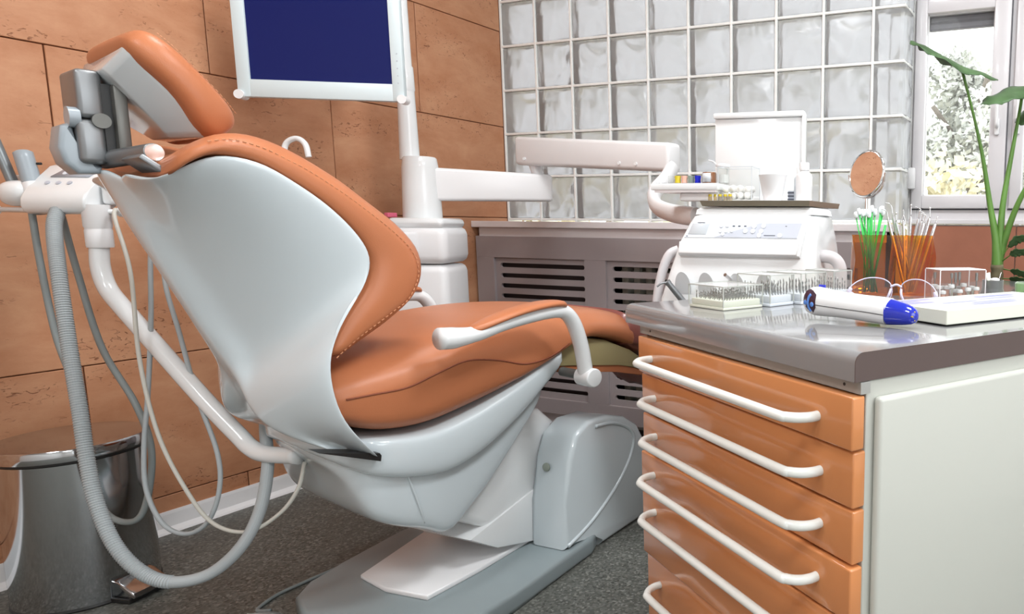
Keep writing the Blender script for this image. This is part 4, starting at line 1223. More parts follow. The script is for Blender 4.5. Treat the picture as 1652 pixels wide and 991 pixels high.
bottle('bottle', 'larger white plastic bottle with a white cap on the console top', ipt(.137, .13, ZT), .0215, .098, .01, M['white2'], M['white'])
b2 = bottle('bottle', 'smaller white bottle half behind the larger one on the console', ipt(.112, .19, ZT), .0175, .092, .01, M['lcd'], M['white'])
for i, (a, y) in enumerate(((.02, .22), (.085, .215))):
    t = thing('vial_box', ['small grey box on the console left of the white cup', 'small grey box on the console right of the white cup'][i], 'box', ipt(a, y, ZT), IA)
    bm = bmesh.new(); bx(bm, -.012, .012, -.01, .01, 0, .03, bev=0.001); add_obj('box_body', bm, M['panelgrey'], t)
    bm = bmesh.new()
    for k in range(3): bx(bm, -.0125, .0125, -.0108, -.0098, .005 + k * .009, .009 + k * .009)
    add_obj('print_band', bm, M['print'], t)
for i in range(5):
    t = thing('gold_vial', 'tiny glass vial with a gold cap in the row at the console tray edge', 'vial', ipt(-.112 + i * .014, .10 + .003 * (i % 2), ZT), 0, 'gold vials on the console tray')
    bm = bmesh.new(); lathe(bm, [(0, 0), (.0055, 0), (.0055, .011), (0, .011)], seg=14); add_obj('glass', bm, M['yellow'], t, smooth=True, angle=40)
    bm = bmesh.new(); lathe(bm, [(0, .011), (.0048, .011), (.0048, .017), (0, .017)], seg=14); add_obj('cap', bm, M['gold'], t, smooth=True, angle=40)

# side tray on the left of the console
stt = thing('side_tray', 'narrow white side tray with slots left of the console top', 'tray', ipt(-.18, .12, 1.048), IA)
bm = bmesh.new(); prism(bm, [(-.094, -.04), (.095, -.04), (.095, .05), (-.085, .05)], -0.006, 0.012, axis='z', bev=0.003); add_obj('tray_body', bm, M['white'], stt, smooth=True, angle=40)
bm = bmesh.new(); prism(bm, [(-.085, -.037), (.09, -.037), (.09, .04), (-.075, .04)], -0.012, -0.006, axis='z'); add_obj('tray_base', bm, M['sill'], stt)
bm = bmesh.new()
for k in range(9): bx(bm, -.082 + k * .019, -.070 + k * .019, -.036, -.030, 0.0115, 0.0127)
add_obj('slot', bm, M['print'], stt)
bm = bmesh.new(); bx(bm, -.02, .09, -.02, .03, -0.034, -0.012, bev=0.004); add_obj('bracket', bm, M['white2'], stt)
for i, (m, lab) in enumerate(((M['clear'], 'small colourless capped cylinder, first in the row on the side tray'), (M['gold'], 'small mustard yellow capped cylinder on the side tray'), (M['peach'], 'small peach capped cylinder on the side tray'), (M['cgreen'], 'small dark green capped cylinder on the side tray'), (M['cblue'], 'small bright blue capped cylinder on the side tray'))):
    bm = bmesh.new(); lathe(bm, [(0, 0), (.0078, 0), (.0085, .002), (.0075, .010), (.0088, .018), (.0085, .0215), (0, .0215)], seg=20)
    o = add_obj('capped_cylinder', bm, m, smooth=True, angle=50); o.location = ipt(-.235 + i * .0195, .125, 1.0605); tag(o, lab, 'vial')
t = thing('dark_bottle', 'short brown bottle with a pale label band on the side tray', 'bottle', ipt(-.118, .11, 1.0605))
bm = bmesh.new(); lathe(bm, [(0, 0), (.018, 0), (.019, .002), (.019, .026), (.017, .029), (0, .029)], seg=28); add_obj('glass', bm, mat('brown_glass', (0.22, 0.09, 0.04), 0.15, coat=0.5), t, smooth=True, angle=50)
bm = bmesh.new(); lathe(bm, [(.0192, .003), (.0195, .003), (.0195, .026), (.0192, .026)], seg=28, cap=False)
bmesh.ops.delete(bm, geom=[v for v in bm.verts if abs(math.atan2(v.co.x, -v.co.y) - 0.0) > 0.75], context='VERTS'); add_obj('label', bm, M['lcd'], t, smooth=True)
t = thing('glass_jar', 'clear glass jar with a tipped flat lid behind the brown bottle', 'jar', ipt(-.098, .16, 1.0605))
bm = bmesh.new(); lathe(bm, [(0, 0), (.016, 0), (.0175, .003), (.0175, .044), (.016, .046), (.016, .004), (0, .004)], seg=28); add_obj('glass', bm, M['clear'], t, smooth=True, angle=50)
bm = bmesh.new(); lathe(bm, [(0, .004), (.015, .004), (.015, .026), (0, .026)], seg=24); add_obj('contents', bm, M['white2'], t, smooth=True, angle=50)
bm = bmesh.new(); lathe(bm, [(0, .047), (.019, .047), (.02, .050), (.018, .054), (.006, .056), (0, .056)], seg=28); add_obj('lid', bm, M['white2'], t, smooth=True, angle=50)
bm = bmesh.new(); tube(bm, [(-.018, 0, .052), (-.030, 0, .062), (-.044, .0, .066)], .0016, seg=8); add_obj('handle', bm, M['white2'], t, smooth=True)

# ------------------------------------------------------------------ drawer cabinet and worktop
ca = math.radians(58.53)
PC = Vector((2.297, -1.927, 0))
# frame: x along the drawer fronts towards the left end, y into the cabinet
AX = Vector((-math.sin(ca), math.cos(ca), 0)); BX = Vector((math.cos(ca), math.sin(ca), 0))
# right-handed local frame: X = -A, Y = B
RZ = math.atan2(-AX.y, -AX.x)


def tp(a, b_, z): return PC + AX * a + BX * b_ + Vector((0, 0, z))


cab = thing('drawer_cabinet', 'orange fronted drawer cabinet with white bar handles and pale side panel', 'cabinet', PC, RZ)
# local coordinates: x = -a, y = b
bm = bmesh.new(); bx(bm, -.585, -.012, .024, 1.10, .085, .763); add_obj('carcass', bm, M['carcass'], cab)
bm = bmesh.new(); bx(bm, -.60, .0, .010, .026, .7475, .7625); bx(bm, -.62, -.59, .016, 1.08, .745, .7625); s_ = add_obj('top_strip', bm, M['strip'], cab)
bm = bmesh.new()
for a in (.03, .565): cyl(bm, (-a, .0095, .7555), (-a, .012, .7555), .0022, seg=10)
add_obj('screw_hole', bm, M['black'], s_)
bm = bmesh.new(); bx(bm, -.014, -.003, .022, 1.10, .085, .7625, bev=0.001, seg=1); add_obj('side_frame', bm, M['carcass'], cab)
bm = bmesh.new(); bx(bm, -.004, .010, .034, 1.08, .10, .742, bev=0.006, seg=3); add_obj('side_panel', bm, M['carcass'], cab, smooth=True, angle=40)
bm = bmesh.new(); bx(bm, -.56, -.03, .05, 1.05, .0, .085); add_obj('plinth', bm, M['strip'], cab)
Z = [.7465, .6755, .5995, .5255, .4510, .320, .095]
hz = [.709, .635, .563, .490, .418, .272]
bo = [-.003, .003, .004, -.001, .0, .008]
for i in range(6):
    z1, z0 = Z[i] - .0012, Z[i + 1] + .0022
    bm = bmesh.new(); bx(bm, -.590, .0 if i != 1 and i != 2 else -.003, bo[i], bo[i] + .021, z0, z1, bev=0.0028, seg=3)
    d = add_obj('drawer', bm, M['drawer'], cab, smooth=True, angle=35)
    b0 = bo[i]
    h = hz[i]
    bm = bmesh.new()
    xr, xl = -.066, -.537
    P = [(xr, b0 + .002, h), (xr, b0 - .012, h), (xr - .006, b0 - .026, h), (xr - .018, b0 - .036, h), (xr - .034, b0 - .040, h)]
    Q = [(xl + .034, b0 - .040, h), (xl + .018, b0 - .036, h), (xl + .006, b0 - .026, h), (xl, b0 - .012, h), (xl, b0 + .002, h)]
    tube(bm, P + [(-.2, b0 - .040, h), (-.3, b0 - .040, h), (-.4, b0 - .040, h)] + Q, .0068, seg=16, n=5)
    add_obj('handle', bm, M['handle'], d, smooth=True)
# castor foot at the far left bottom corner
bm = bmesh.new(); tube(bm, [(-.622, .50, .03), (-.60, .50, .03)], .03, seg=24, smooth=False); add_obj('foot', bm, M['white'], cab, smooth=True, angle=40)

wt = thing('worktop', 'glossy grey worktop with a brown side edge over the drawer cabinet', 'worktop', PC, RZ)
bm = bmesh.new()
vs = bx(bm, -.660, -.0012, .0, 1.16, .7635, .7998)
ed = [e for e in bm.edges if all(abs(v.co.y) < 1e-6 for v in e.verts) and all(v.co.z > .79 for v in e.verts)]
ed2 = [e for e in bm.edges if all(v.co.x < -.65 for v in e.verts) and all(v.co.y < 1e-6 for v in e.verts)]
ed3 = [e for e in bm.edges if all(v.co.x < -.65 for v in e.verts) and all(v.co.z > .79 for v in e.verts)]
bmesh.ops.bevel(bm, geom=list(set(ed + ed2 + ed3)), offset=0.0135, segments=5, profile=0.5, affect='EDGES', clamp_overlap=True)
add_obj('board', bm, M['counter'], wt, smooth=True, angle=35)
bm = bmesh.new()
n_ = 6
arc = [(0.0135 - 0.0135 * math.cos(q * PI / 2 / n_), .7998 - 0.0135 + 0.0135 * math.sin(q * PI / 2 / n_)) for q in range(n_ + 1)]
prism(bm, [(0.0, .7635)] + arc + [(1.16, .7998), (1.16, .7635)], -.0012, .0, axis='x'); add_obj('edge_band', bm, M['counterside'], wt)

# ------------------------------------------------------------------ on the worktop
ZC_ = .8


def wl_(a, b_, z=ZC_): return tuple(tp(a, b_, z))


def bur_box(label, corner, dirx, w, d, h, hb, basem, rows, cols, seed, lid=True, big=False):
    """corner: nearest corner on the worktop; dirx: angle of the left-going edge"""
    rnd = random.Random(seed)
    t = thing('bur_box', label, 'box', corner, dirx, 'clear bur boxes on the worktop' if False else None)
    # local: x from 0 to w (left edge), y from 0 to d
    bm = bmesh.new(); bx(bm, .0, w, .0, d, .0, hb * .3, bev=0.0015, seg=2); bx(bm, .003, w - .003, .003, d - .003, hb * .3, hb, bev=0.002, seg=2); add_obj('base', bm, basem, t, smooth=True, angle=40)
    e = .0012
    bm = bmesh.new()
    z_ = hb * .3
    for q in (((0, 0, z_), (w, 0, z_), (w, 0, h), (0, 0, h)), ((0, d, z_), (w, d, z_), (w, d, h), (0, d, h)), ((0, 0, z_), (0, d, z_), (0, d, h), (0, 0, h)), ((w, 0, z_), (w, d, z_), (w, d, h), (w, 0, h)), ((0, 0, h), (w, 0, h), (w, d, h), (0, d, h))): bm.faces.new([bm.verts.new(p) for p in q])
    cv = add_obj('cover', bm, M['clear'], t)
    bm = bmesh.new(); r = .0009
    for a in ((0, 0), (w, 0), (0, d), (w, d)): bx(bm, a[0] - r, a[0] + r, a[1] - r, a[1] + r, hb * .3, h)
    for q in ((0, w, -r, r), (0, w, d - r, d + r)): bx(bm, *q, h - r, h + r)
    for q in ((-r, r, 0, d), (w - r, w + r, 0, d)): bx(bm, *q, h - r, h + r)
    add_obj('edge', bm, M['clearedge'], cv)
    for i in range(rows):
        for j in range(cols):
            x = .010 + (w - .020) * i / max(1, rows - 1); y = .010 + (d - .020) * j / max(1, cols - 1)
            hh = hb + (h - hb) * rnd.uniform(.35, .72)
            bm = bmesh.new(); lathe(bm, [(0, hb - .001), (.0012, hb - .001), (.0012, hb + (hh - hb) * .45), (.0006, hb + (hh - hb) * .55), (.0006, hb + (hh - hb) * .7), (.0013, hb + (hh - hb) * .8), (.0007, hh), (0, hh)], seg=6, M=T(x, y, 0))
            o = add_obj('bur', bm, M['bur'], smooth=True); o.location = corner; o.rotation_euler = (0, 0, dirx)
            tag(o, 'small steel bur standing in the ' + {1: 'low cream based', 2: 'lilac based', 3: 'third', 4: 'farthest'}[seed] + ' clear box', 'dental bur', 'burs in the ' + {1: 'low cream box', 2: 'lilac based box', 3: 'third box', 4: 'farthest box'}[seed])
    return t




def bbox(label, c, l, r, h, hb, basem, rows, cols, seed):
    """box from its near corner c, left corner l and right corner r given as (a, b) on the worktop"""
    C_, L_, R2 = (tp(*q, 0) for q in (c, l, r))
    ex = (R2 - C_); w = ex.length
    ang = math.atan2(ex.y, ex.x)
    d = (L_ - C_).length
    return bur_box(label, (C_.x, C_.y, ZC_), ang, w, d, h, hb, basem, rows, cols, seed)


bbox('low clear bur box with a cream base, nearest the worktop edge', (.442, .091), (.540, .101), (.455, .185), .042, .0165, M['cream'], 12, 7, 1)
bbox('taller clear bur box with a lilac-white base behind the low cream one', (.446, .196), (.530, .206), (.460, .262), .0585, .020, M['panelpale'], 7, 5, 2)
bbox('clear bur box partly hidden by the curing light handle', (.447, .270), (.535, .28), (.463, .345), .0595, .020, M['panelpale'], 7, 5, 3)
bbox('farthest clear bur box beside the amber organiser', (.470, .372), (.545, .38), (.480, .430), .0595, .020, M['panelpale'], 6, 4, 4)

# curing light lying on the worktop
g0 = Vector(tp(.259, .152, .8)); g1 = Vector(tp(.096, .211, .8))
gd = (g1 - g0); gl = gd.length; gd.normalize()
cl = thing('curing_light', 'white handheld curing light with a blue nose and blue buttons', 'curing light', g0, math.atan2(gd.y, gd.x))
cl.scale = (0.92, 1.15, 1.12)
bm = bmesh.new()
rows = []
for s, zc, rz_, ry in ((-.020, .030, .002, .002), (-.018, .030, .011, .010), (-.010, .0290, .0185, .0170), (.004, .0275, .021, .0190), (.02, .0265, .020, .0190), (.05, .0250, .0185, .018), (.09, .0230, .018, .018), (.125, .0215, .0185, .018), (.140, .0205, .0185, .018), (.1405, .0205, .010, .010)):
    rows.append([(s + 0.004 * math.sin(2 * PI * q / 24), ry * math.cos(2 * PI * q / 24), zc + rz_ * math.sin(2 * PI * q / 24)) for q in range(24)])
loft(bm, rows, closed=True); add_obj('body', bm, M['white'], cl, smooth=True, angle=60)
bm = bmesh.new(); rows = []
for s, zc, rr in ((.1395, .0205, .0182), (.150, .0200, .0172), (.168, .0188, .0148), (.180, .0178, .0120), (.187, .0172, .0085), (.190, .017, .003)):
    rows.append([(s, rr * math.cos(2 * PI * q / 24), zc + rr * math.sin(2 * PI * q / 24)) for q in range(24)])
loft(bm, rows, closed=True); nb = add_obj('nose', bm, M['blue'], cl, smooth=True, angle=60)
bm = bmesh.new()
for q in range(5):
    a = q * 1.25; cyl(bm, (.184, -.008 * math.cos(a) - .002, .0175 + .006 * math.sin(a)), (.188, -.009 * math.cos(a) - .003, .0175 + .006 * math.sin(a)), .0009, seg=8)
add_obj('contact', bm, M['gold'], nb)
bm = bmesh.new(); tube(bm, [(.0125, -.0192, .0240), (.05, -.0183, .0220), (.10, -.0182, .0200), (.139, -.0181, .0175)], .0005, seg=6, n=4); add_obj('parting_line', bm, M['black'], cl, smooth=True)
bm = bmesh.new(); rows = []
for q in range(9):
    a = q / 8
    rows.append(a)
poly = [(-.0178, .029), (-.0165, .037), (-.012, .0425), (-.004, .0455), (.004, .0435), (.0125, .0385), (.0125, .020), (.006, .013), (-.002, .0095), (-.010, .0135), (-.0155, .020)]
poly = [(a * 1.0, b_) for a, b_ in poly]


def surf(x, z):  # point on the near side of the body
    import bisect
    T_ = [(-.020, .030, .002, .002), (-.018, .030, .011, .010), (-.010, .0290, .0185, .0170), (.004, .0275, .021, .0190), (.02, .0265, .020, .0190)]
    for a, b_ in zip(T_, T_[1:]):
        if a[0] <= x <= b_[0]:
            f = (x - a[0]) / (b_[0] - a[0]); zc = a[1] + (b_[1] - a[1]) * f; rz_ = a[2] + (b_[2] - a[2]) * f; ry = a[3] + (b_[3] - a[3]) * f
            k_ = min(.999, abs(z - zc) / rz_)
            return (x, -ry * math.sqrt(max(0, 1 - k_ * k_)) - .0006, zc + max(-rz_, min(rz_, z - zc)))
    return (x, -.018, z)


ctr = (-.001, .0275)
V0 = bm.verts.new(surf(*ctr))
rings = []
for f in (.35, .7, 1.0):
    dense = []
    for (x0_, z0_), (x1_, z1_) in zip(poly, poly[1:] + poly[:1]):
        for g in (0, .5): dense.append((x0_ + (x1_ - x0_) * g, z0_ + (z1_ - z0_) * g))
    rings.append([bm.verts.new(surf(ctr[0] + (x - ctr[0]) * f, ctr[1] + (z - ctr[1]) * f)) for x, z in dense])
m_ = len(rings[0])
for i in range(m_): bm.faces.new((V0, rings[0][i], rings[0][(i + 1) % m_]))
for a, b_ in zip(rings, rings[1:]):
    for i in range(m_): bm.faces.new((a[i], b[i], b[(i + 1) % m_], a[(i + 1) % m_])) if False else bm.faces.new((a[i], b_[i], b_[(i + 1) % m_], a[(i + 1) % m_]))
add_obj('button_panel', bm, mat('maroon_panel', (0.05, 0.02, 0.035), 0.3, var=0.5, vscale=300), cl, smooth=True)
for x, z, r in ((-.009, .0265, .0034), (.0055, .0245, .0036)):
    p = surf(x, z)
    bm = bmesh.new(); bmesh.ops.create_uvsphere(bm, u_segments=16, v_segments=10, radius=r); bmesh.ops.scale(bm, vec=(1, .45, 1), verts=bm.verts); bmesh.ops.translate(bm, vec=p, verts=bm.verts); add_obj('button', bm, M['btn'], cl, smooth=True)
bm = bmesh.new(); tube(bm, [surf(.002, .0385), surf(-.0015, .034), surf(-.003, .0265), surf(-.0015, .019), surf(.0015, .0145)], .0022, seg=10, n=5); add_obj('rocker', bm, M['btn'], cl, smooth=True)
bm = bmesh.new(); 
for q in range(4): cyl(bm, (.004 + q * .0035, .004, .043), (.004 + q * .0035, .004, .051), .0014, seg=8)
add_obj('light_guide_stub', bm, M['cblue'], cl, smooth=True)

# white sample case with lilac print
ts = thing('sample_case', 'flat white case with lilac print on top beside the curing light', 'case', wl_(.085, .265), math.atan2(BX.y, BX.x) - math.radians(1.5))
bm = bmesh.new(); bx(bm, 0, .36, 0, .150, .003, .0255, bev=0.001, seg=1); add_obj('body', bm, M['cream'], ts)
bm = bmesh.new()
for x, y in ((.03, .03), (.32, .03), (.03, .12), (.32, .12)): cyl(bm, (x, y, 0), (x, y, .004), .008, seg=14)
add_obj('foot', bm, M['black'], ts)
bm = bmesh.new(); bx(bm, .006, .354, .006, .144, .0255, .0258); pp = add_obj('card', bm, mat('pale_card', (0.80, 0.80, 0.82), 0.25, coat=0.3), ts)
bm = bmesh.new()
for x0_, y0_, x1_, y1_ in ((.012, .085, .070, .100), (.012, .105, .055, .118), (.03, .122, .10, .136), (.10, .028, .21, .040), (.12, .046, .23, .056), (.07, .064, .15, .074), (.2, .100, .30, .118), (.18, .080, .27, .088)):
    bx(bm, x0_, x1_, y0_, y1_, .0258, .0260)
add_obj('printed_band', bm, M['printblue'], ts)

# safety glasses
gc = Vector(tp(.365, .445, .8)); ga = math.radians(-6 + 180)
sg = thing('safety_glasses', 'clear wraparound safety glasses in front of the amber organiser', 'glasses', gc, ga)
sg.scale = (1.16, 1.0, 1.08)
for sgn in (-1, 1):
    bm = bmesh.new()
    out = [(.007, .022), (.011, .036), (.026, .0445), (.048, .0450), (.066, .037), (.077, .024), (.074, .014), (.058, .007), (.036, .002), (.018, .002), (.010, .010)]
    def cv(x, z): return (x * sgn, .35 * x * x / .074 + .1 * (z - .02) ** 2, z)
    c_ = bm.verts.new(cv(.042, .024)); rg = [bm.verts.new(cv(*p)) for p in out]
    for i in range(len(rg)): bm.faces.new((c_, rg[i], rg[(i + 1) % len(rg)]))
    lens = add_obj('lens', bm, M['lens'], sg, smooth=True)
    bm = bmesh.new(); pts = catmull([cv(*p) for p in out + out[:1]], 4); tube(bm, pts, .0011, seg=6, smooth=False); add_obj('rim', bm, M['lilac'], lens, smooth=True)
    bm = bmesh.new(); tube(bm, [(.073 * sgn, .026, .022), (.078 * sgn, .036, .019), (.068 * sgn, .044 - .004 * sgn, .013), (.02 * sgn, .050 - .004 * sgn, .008), (-.045 * sgn, .054 - .004 * sgn, .004)], .0028, seg=8, n=5, flat=.6); add_obj('temple', bm, M['lens'], sg, smooth=True)
    bm = bmesh.new(); tube(bm, [(.071 * sgn, .024, .014), (.076 * sgn, .029, .018), (.074 * sgn, .027, .026)], .0038, seg=10, n=4); add_obj('hinge', bm, M['lilac'], sg, smooth=True)
    bm = bmesh.new(); tube(bm, [(.009 * sgn, .001, .026), (.011 * sgn, .006, .016), (.016 * sgn, .006, .004)], .0022, seg=8, n=4); add_obj('nose_pad', bm, M['lilac'], sg, smooth=True)
bm = bmesh.new(); tube(bm, [(-.010, .001, .030), (0, -.001, .034), (.010, .001, .030)], .0020, seg=8, n=5); add_obj('bridge', bm, M['lilac'], sg, smooth=True)

# amber organiser: two joined wavy cups
oc = Vector(tp(.505, .575, .8)); oa = math.radians(19)
og = thing('amber_organiser', 'translucent amber two-part organiser holding brushes and steel instruments', 'organiser', oc, oa)
OW, OD, OH = .088, .030, .132


def outline(x0, x1, y0, y1, z, wob):
    P = []
    n = 14
    for i in range(n): P.append((x0 + (x1 - x0) * i / n, y0))
    for i in range(6): P.append((x1, y0 + (y1 - y0) * i / 6))
    for i in range(n): P.append((x1 - (x1 - x0) * i / n, y1))
    for i in range(6): P.append((x0, y1 - (y1 - y0) * i / 6))
    return [(x + wob * math.sin(z * 55 + y * 90) * .004, y + wob * math.sin(x * 80 + z * 40) * .004, z) for x, y in P]


for x0, x1, zz in ((-OW, -.001, OH), (.001, OW, OH)):
    bm = bmesh.new(); rows = [outline(x0, x1, -OD, OD, z, 1) for z in [OH * i / 12 for i in range(13)]]
    V = loft(bm, rows, closed=True, cap=False); bm.faces.new(V[0][::-1]); add_obj('cup', bm, M['amber'], og, smooth=True, angle=50)


def ogp(x, y, z):
    c, s = math.cos(oa), math.sin(oa)
    return Vector((oc.x + x * c - y * s, oc.y + x * s + y * c, .8 + z))


rnd = random.Random(5)
# green applicator brushes
for i in range(20):
    bx0 = -.05 + rnd.uniform(-.015, .02); by = rnd.uniform(-.016, .016)
    left = i < 12
    tx = (-.083 + .032 * rnd.random()) if left else (-.050 + .026 * rnd.random())
    ty = by + rnd.uniform(-.006, .006)
    tz = OH + .040 + rnd.uniform(-.004, .004) + (0 if left else .006)
    a, b_ = ogp(bx0, by, .005), ogp(tx, ty, tz)
    t = thing('applicator_brush', 'green micro applicator brush with a white tip in the amber organiser', 'brush', a, 0, 'green brushes in the amber organiser')
    bm = bmesh.new(); tube(bm, [Vector((0, 0, 0)), (b_ - a)], .0014, seg=6, smooth=False); add_obj('stick', bm, M['green'], t, smooth=True)
    bm = bmesh.new(); d = (b_ - a).normalized(); tube(bm, [(b_ - a), (b_ - a) + d * .003, (b_ - a) + d * .011, (b_ - a) + d * .015], lambda q: .0045 if .1 < q < .9 else .0028, seg=10, smooth=False); add_obj('tip', bm, M['bristle'], t, smooth=True)
bm = bmesh.new(); tube(bm, [ogp(-.045, .005, .01), ogp(-.016, .01, OH + .022)], .0028, seg=8, smooth=False)
tag(add_obj('green_stick', bm, M['green'], smooth=True), 'single thicker green stick leaning right in the amber organiser', 'stick')
# steel instruments: (bottom x, top x, height above rim, tip style, label)
INS = [(.030, -.012, .052, 'hook', 'steel probe with a bent hook tip, leftmost of the instruments'),
       (.036, .000, .066, 'hook', 'steel probe with a tall hooked tip, second from the left'),
       (.052, .006, .048, 'ball', 'thick dark steel instrument leaning left'),
       (.030, .021, .052, 'tweezer', 'steel tweezers with a needle point sticking up'),
       (.036, .040, .066, 'ball', 'tall ribbed steel instrument with a ball end'),
       (.030, .056, .058, 'bend', 'steel scaler with a sharply bent tip, just right of the ball-ended one'),
       (.034, .062, .050, 'bend', 'steel scaler with its bent tip pointing right, in the middle of the cluster'),
       (.028, .066, .044, 'bend', 'short steel scaler with a curved tip low in the cluster'),
       (.044, .076, .040, 'plain', 'plain ribbed steel handle among the right instruments'),
       (.040, .080, .060, 'ball', 'tall steel burnisher with a ball tip near the right edge'),
       (.048, .092, .042, 'plain', 'rightmost steel handle with a pointed end')]
for i, (b0, t0, h, st_, lab) in enumerate(INS):
    y = -.016 + .032 * ((i * 5) % 7) / 6
    a, b_ = ogp(b0, y, .005), ogp(t0, y * .8, OH + h * .62)
    t = thing('dental_instrument', lab, 'dental instrument', a)
    d = (b_ - a).normalized(); L_ = (b_ - a).length
    bm = bmesh.new()
    tube(bm, [Vector((0, 0, 0)), d * L_ * .5, d * L_ * .97, d * L_], lambda q: .0036 if q < .9 else .0022, seg=10, smooth=False)
    for k in range(6): tube(bm, [d * (L_ * (.62 + .05 * k)), d * (L_ * (.63 + .05 * k))], .0040, seg=10, smooth=False)
    add_obj('shaft', bm, M['inst'], t, smooth=True, angle=50)
    e = d * L_; zz = Vector((0, 0, h * .38)); hx_ = Vector((math.cos(oa), math.sin(oa), 0))
    bm = bmesh.new()
    if st_ == 'hook': tube(bm, [e, e + d * h * .15, e + zz * .9 - hx_ * .004, e + zz * 1.15 - hx_ * .010, e + zz * 1.2 - hx_ * .018], lambda q: .0020 - .0012 * q, seg=8, n=4)
    elif st_ == 'bend': tube(bm, [e, e + d * h * .25, e + zz * .95 + hx_ * .004, e + zz * 1.05 + hx_ * .001, e + zz * 1.25 - hx_ * .007], lambda q: .0020 - .0013 * q, seg=8, n=4)
    elif st_ == 'ball':
        tube(bm, [e, e + zz * .6, e + zz], lambda q: .0018 - .0008 * q, seg=8, n=3)
        lathe(bm, [(0, -.003), (.002, -.0022), (.003, 0), (.002, .0022), (0, .003)], seg=10, M=Matrix.Translation(e + zz))
    elif st_ == 'tweezer':
        tube(bm, [e - d * .01 - hx_ * .003, e + hx_ * -.004, e + zz * .6, e + zz * 1.2], lambda q: .0016 - .001 * q, seg=8, n=4); tube(bm, [e - d * .01 + hx_ * .003, e + hx_ * .004, e + zz * .6], lambda q: .0016 - .0006 * q, seg=8, n=4)
    else: tube(bm, [e, e + d * h * .2, e + d * h * .4], lambda q: .0020 - .0012 * q, seg=8, n=3)
    add_obj('tip', bm, M['inst'], t, smooth=True)

# round mirror on a stem
mp = Vector((2.521, -2.73, 0.95))
mst = thing('table_mirror', 'round chrome framed mirror on a stem reflecting the terracotta wall', 'mirror', (2.075, -1.067, .8), math.radians(-29))
bm = bmesh.new(); lathe(bm, [(0, 0), (.030, 0), (.031, .002), (.028, .006), (.006, .010), (0, .010)], seg=32); add_obj('base', bm, M['chrome'], mst, smooth=True, angle=50)
bm = bmesh.new(); cyl(bm, (0, 0, .008), (0, 0, .218), .0028, seg=12); tube(bm, [(-.060, 0, .275), (-.052, 0, .245), (-.03, 0, .226), (0, 0, .218), (.03, 0, .226), (.052, 0, .245), (.060, 0, .275)], .0024, seg=8, n=5); add_obj('stem', bm, M['chrome'], mst, smooth=True, angle=50)
MM = T(0, 0, .275, rx=math.radians(90 - 8))
bm = bmesh.new(); lathe(bm, [(.0, -.004), (.052, -.0045), (.056, -.003), (.0575, 0), (.056, .003), (.0535, .0045), (.0520, .003)], seg=56, M=MM, cap=False); add_obj('rim', bm, M['chrome'], mst, smooth=True, angle=60)
bm = bmesh.new(); lathe(bm, [(0, .0022), (.053, .0022), (.053, .0030), (0, .0030)], seg=56, M=MM); add_obj('mirror_glass', bm, M['mirror'], mst, smooth=True, angle=40)

# instrument stand in a clear cover, at the right
eb = thing('instrument_stand', 'clear covered stand of white capped instruments right of the amber organiser', 'box', wl_(.268, .598), RZ + PI / 2 - math.radians(22))
w_, d_, h_ = .10, .065, .066
bm = bmesh.new(); e = .0012
for a, b_, c, d2 in ((0, w_, 0, 0), (0, w_, d_, d_), (0, 0, 0, d_), (w_, w_, 0, d_)): bm.faces.new([bm.verts.new(p) for p in ((a, c, .004), (b_, d2, .004), (b_, d2, h_), (a, c, h_))])
# origin at its nearer right corner; box runs to the left
for o_ in ():
    pass
bmesh.ops.translate(bm, vec=(-w_, 0, 0), verts=bm.verts); add_obj('cover', bm, M['clear'], eb)
bm = bmesh.new(); bx(bm, -w_, 0, 0, d_, h_, h_ + .002, bev=.0008); add_obj('cover_top', bm, mat('frosted_top', (0.85, 0.83, 0.84), 0.25), eb)
bm = bmesh.new(); r = .0008
for a in ((0, 0), (-w_, 0), (0, d_), (-w_, d_)): bx(bm, a[0] - r, a[0] + r, a[1] - r, a[1] + r, .004, h_)
add_obj('edge', bm, M['sill'], eb)
bm = bmesh.new(); bx(bm, -w_ - .003, .003, -.003, d_ + .003, 0, .006, bev=.001); add_obj('base', bm, M['clear'], eb)
rnd = random.Random(9)
k = 0
for j in range(3):
    for i in range(5):
        x = -.012 - .0185 * i; y = .014 + .018 * j
        wx = eb.location + Matrix.Rotation(eb.rotation_euler.z, 3, 'Z') @ Vector((x, y, .006))
        t = thing('stand_file', 'small white capped steel file standing in the clear covered stand', 'dental file', wx, 0, 'files in the clear stand')
        hh = rnd.uniform(.012, .026)
        bm = bmesh.new(); lathe(bm, [(0, 0), (.0045, 0), (.0045, hh), (0, hh)], seg=10); add_obj('holder', bm, M['chrome'] if (i + j) % 2 else M['peach'], t, smooth=True, angle=40)
        bm = bmesh.new(); lathe(bm, [(0, hh), (.0062, hh + .0005), (.0068, hh + .003), (.006, hh + .007), (0, hh + .008)], seg=12); add_obj('cap', bm, M['white2'], t, smooth=True, angle=40)
        if (i + j) % 3 == 0:
            bm = bmesh.new(); cyl(bm, (0, 0, hh + .007), (0, 0, hh + .022), .0012, seg=6); cyl(bm, (0, 0, hh + .020), (0, 0, .054), .0030, seg=8); add_obj('shank', bm, M['bur'], t, smooth=True, angle=40)

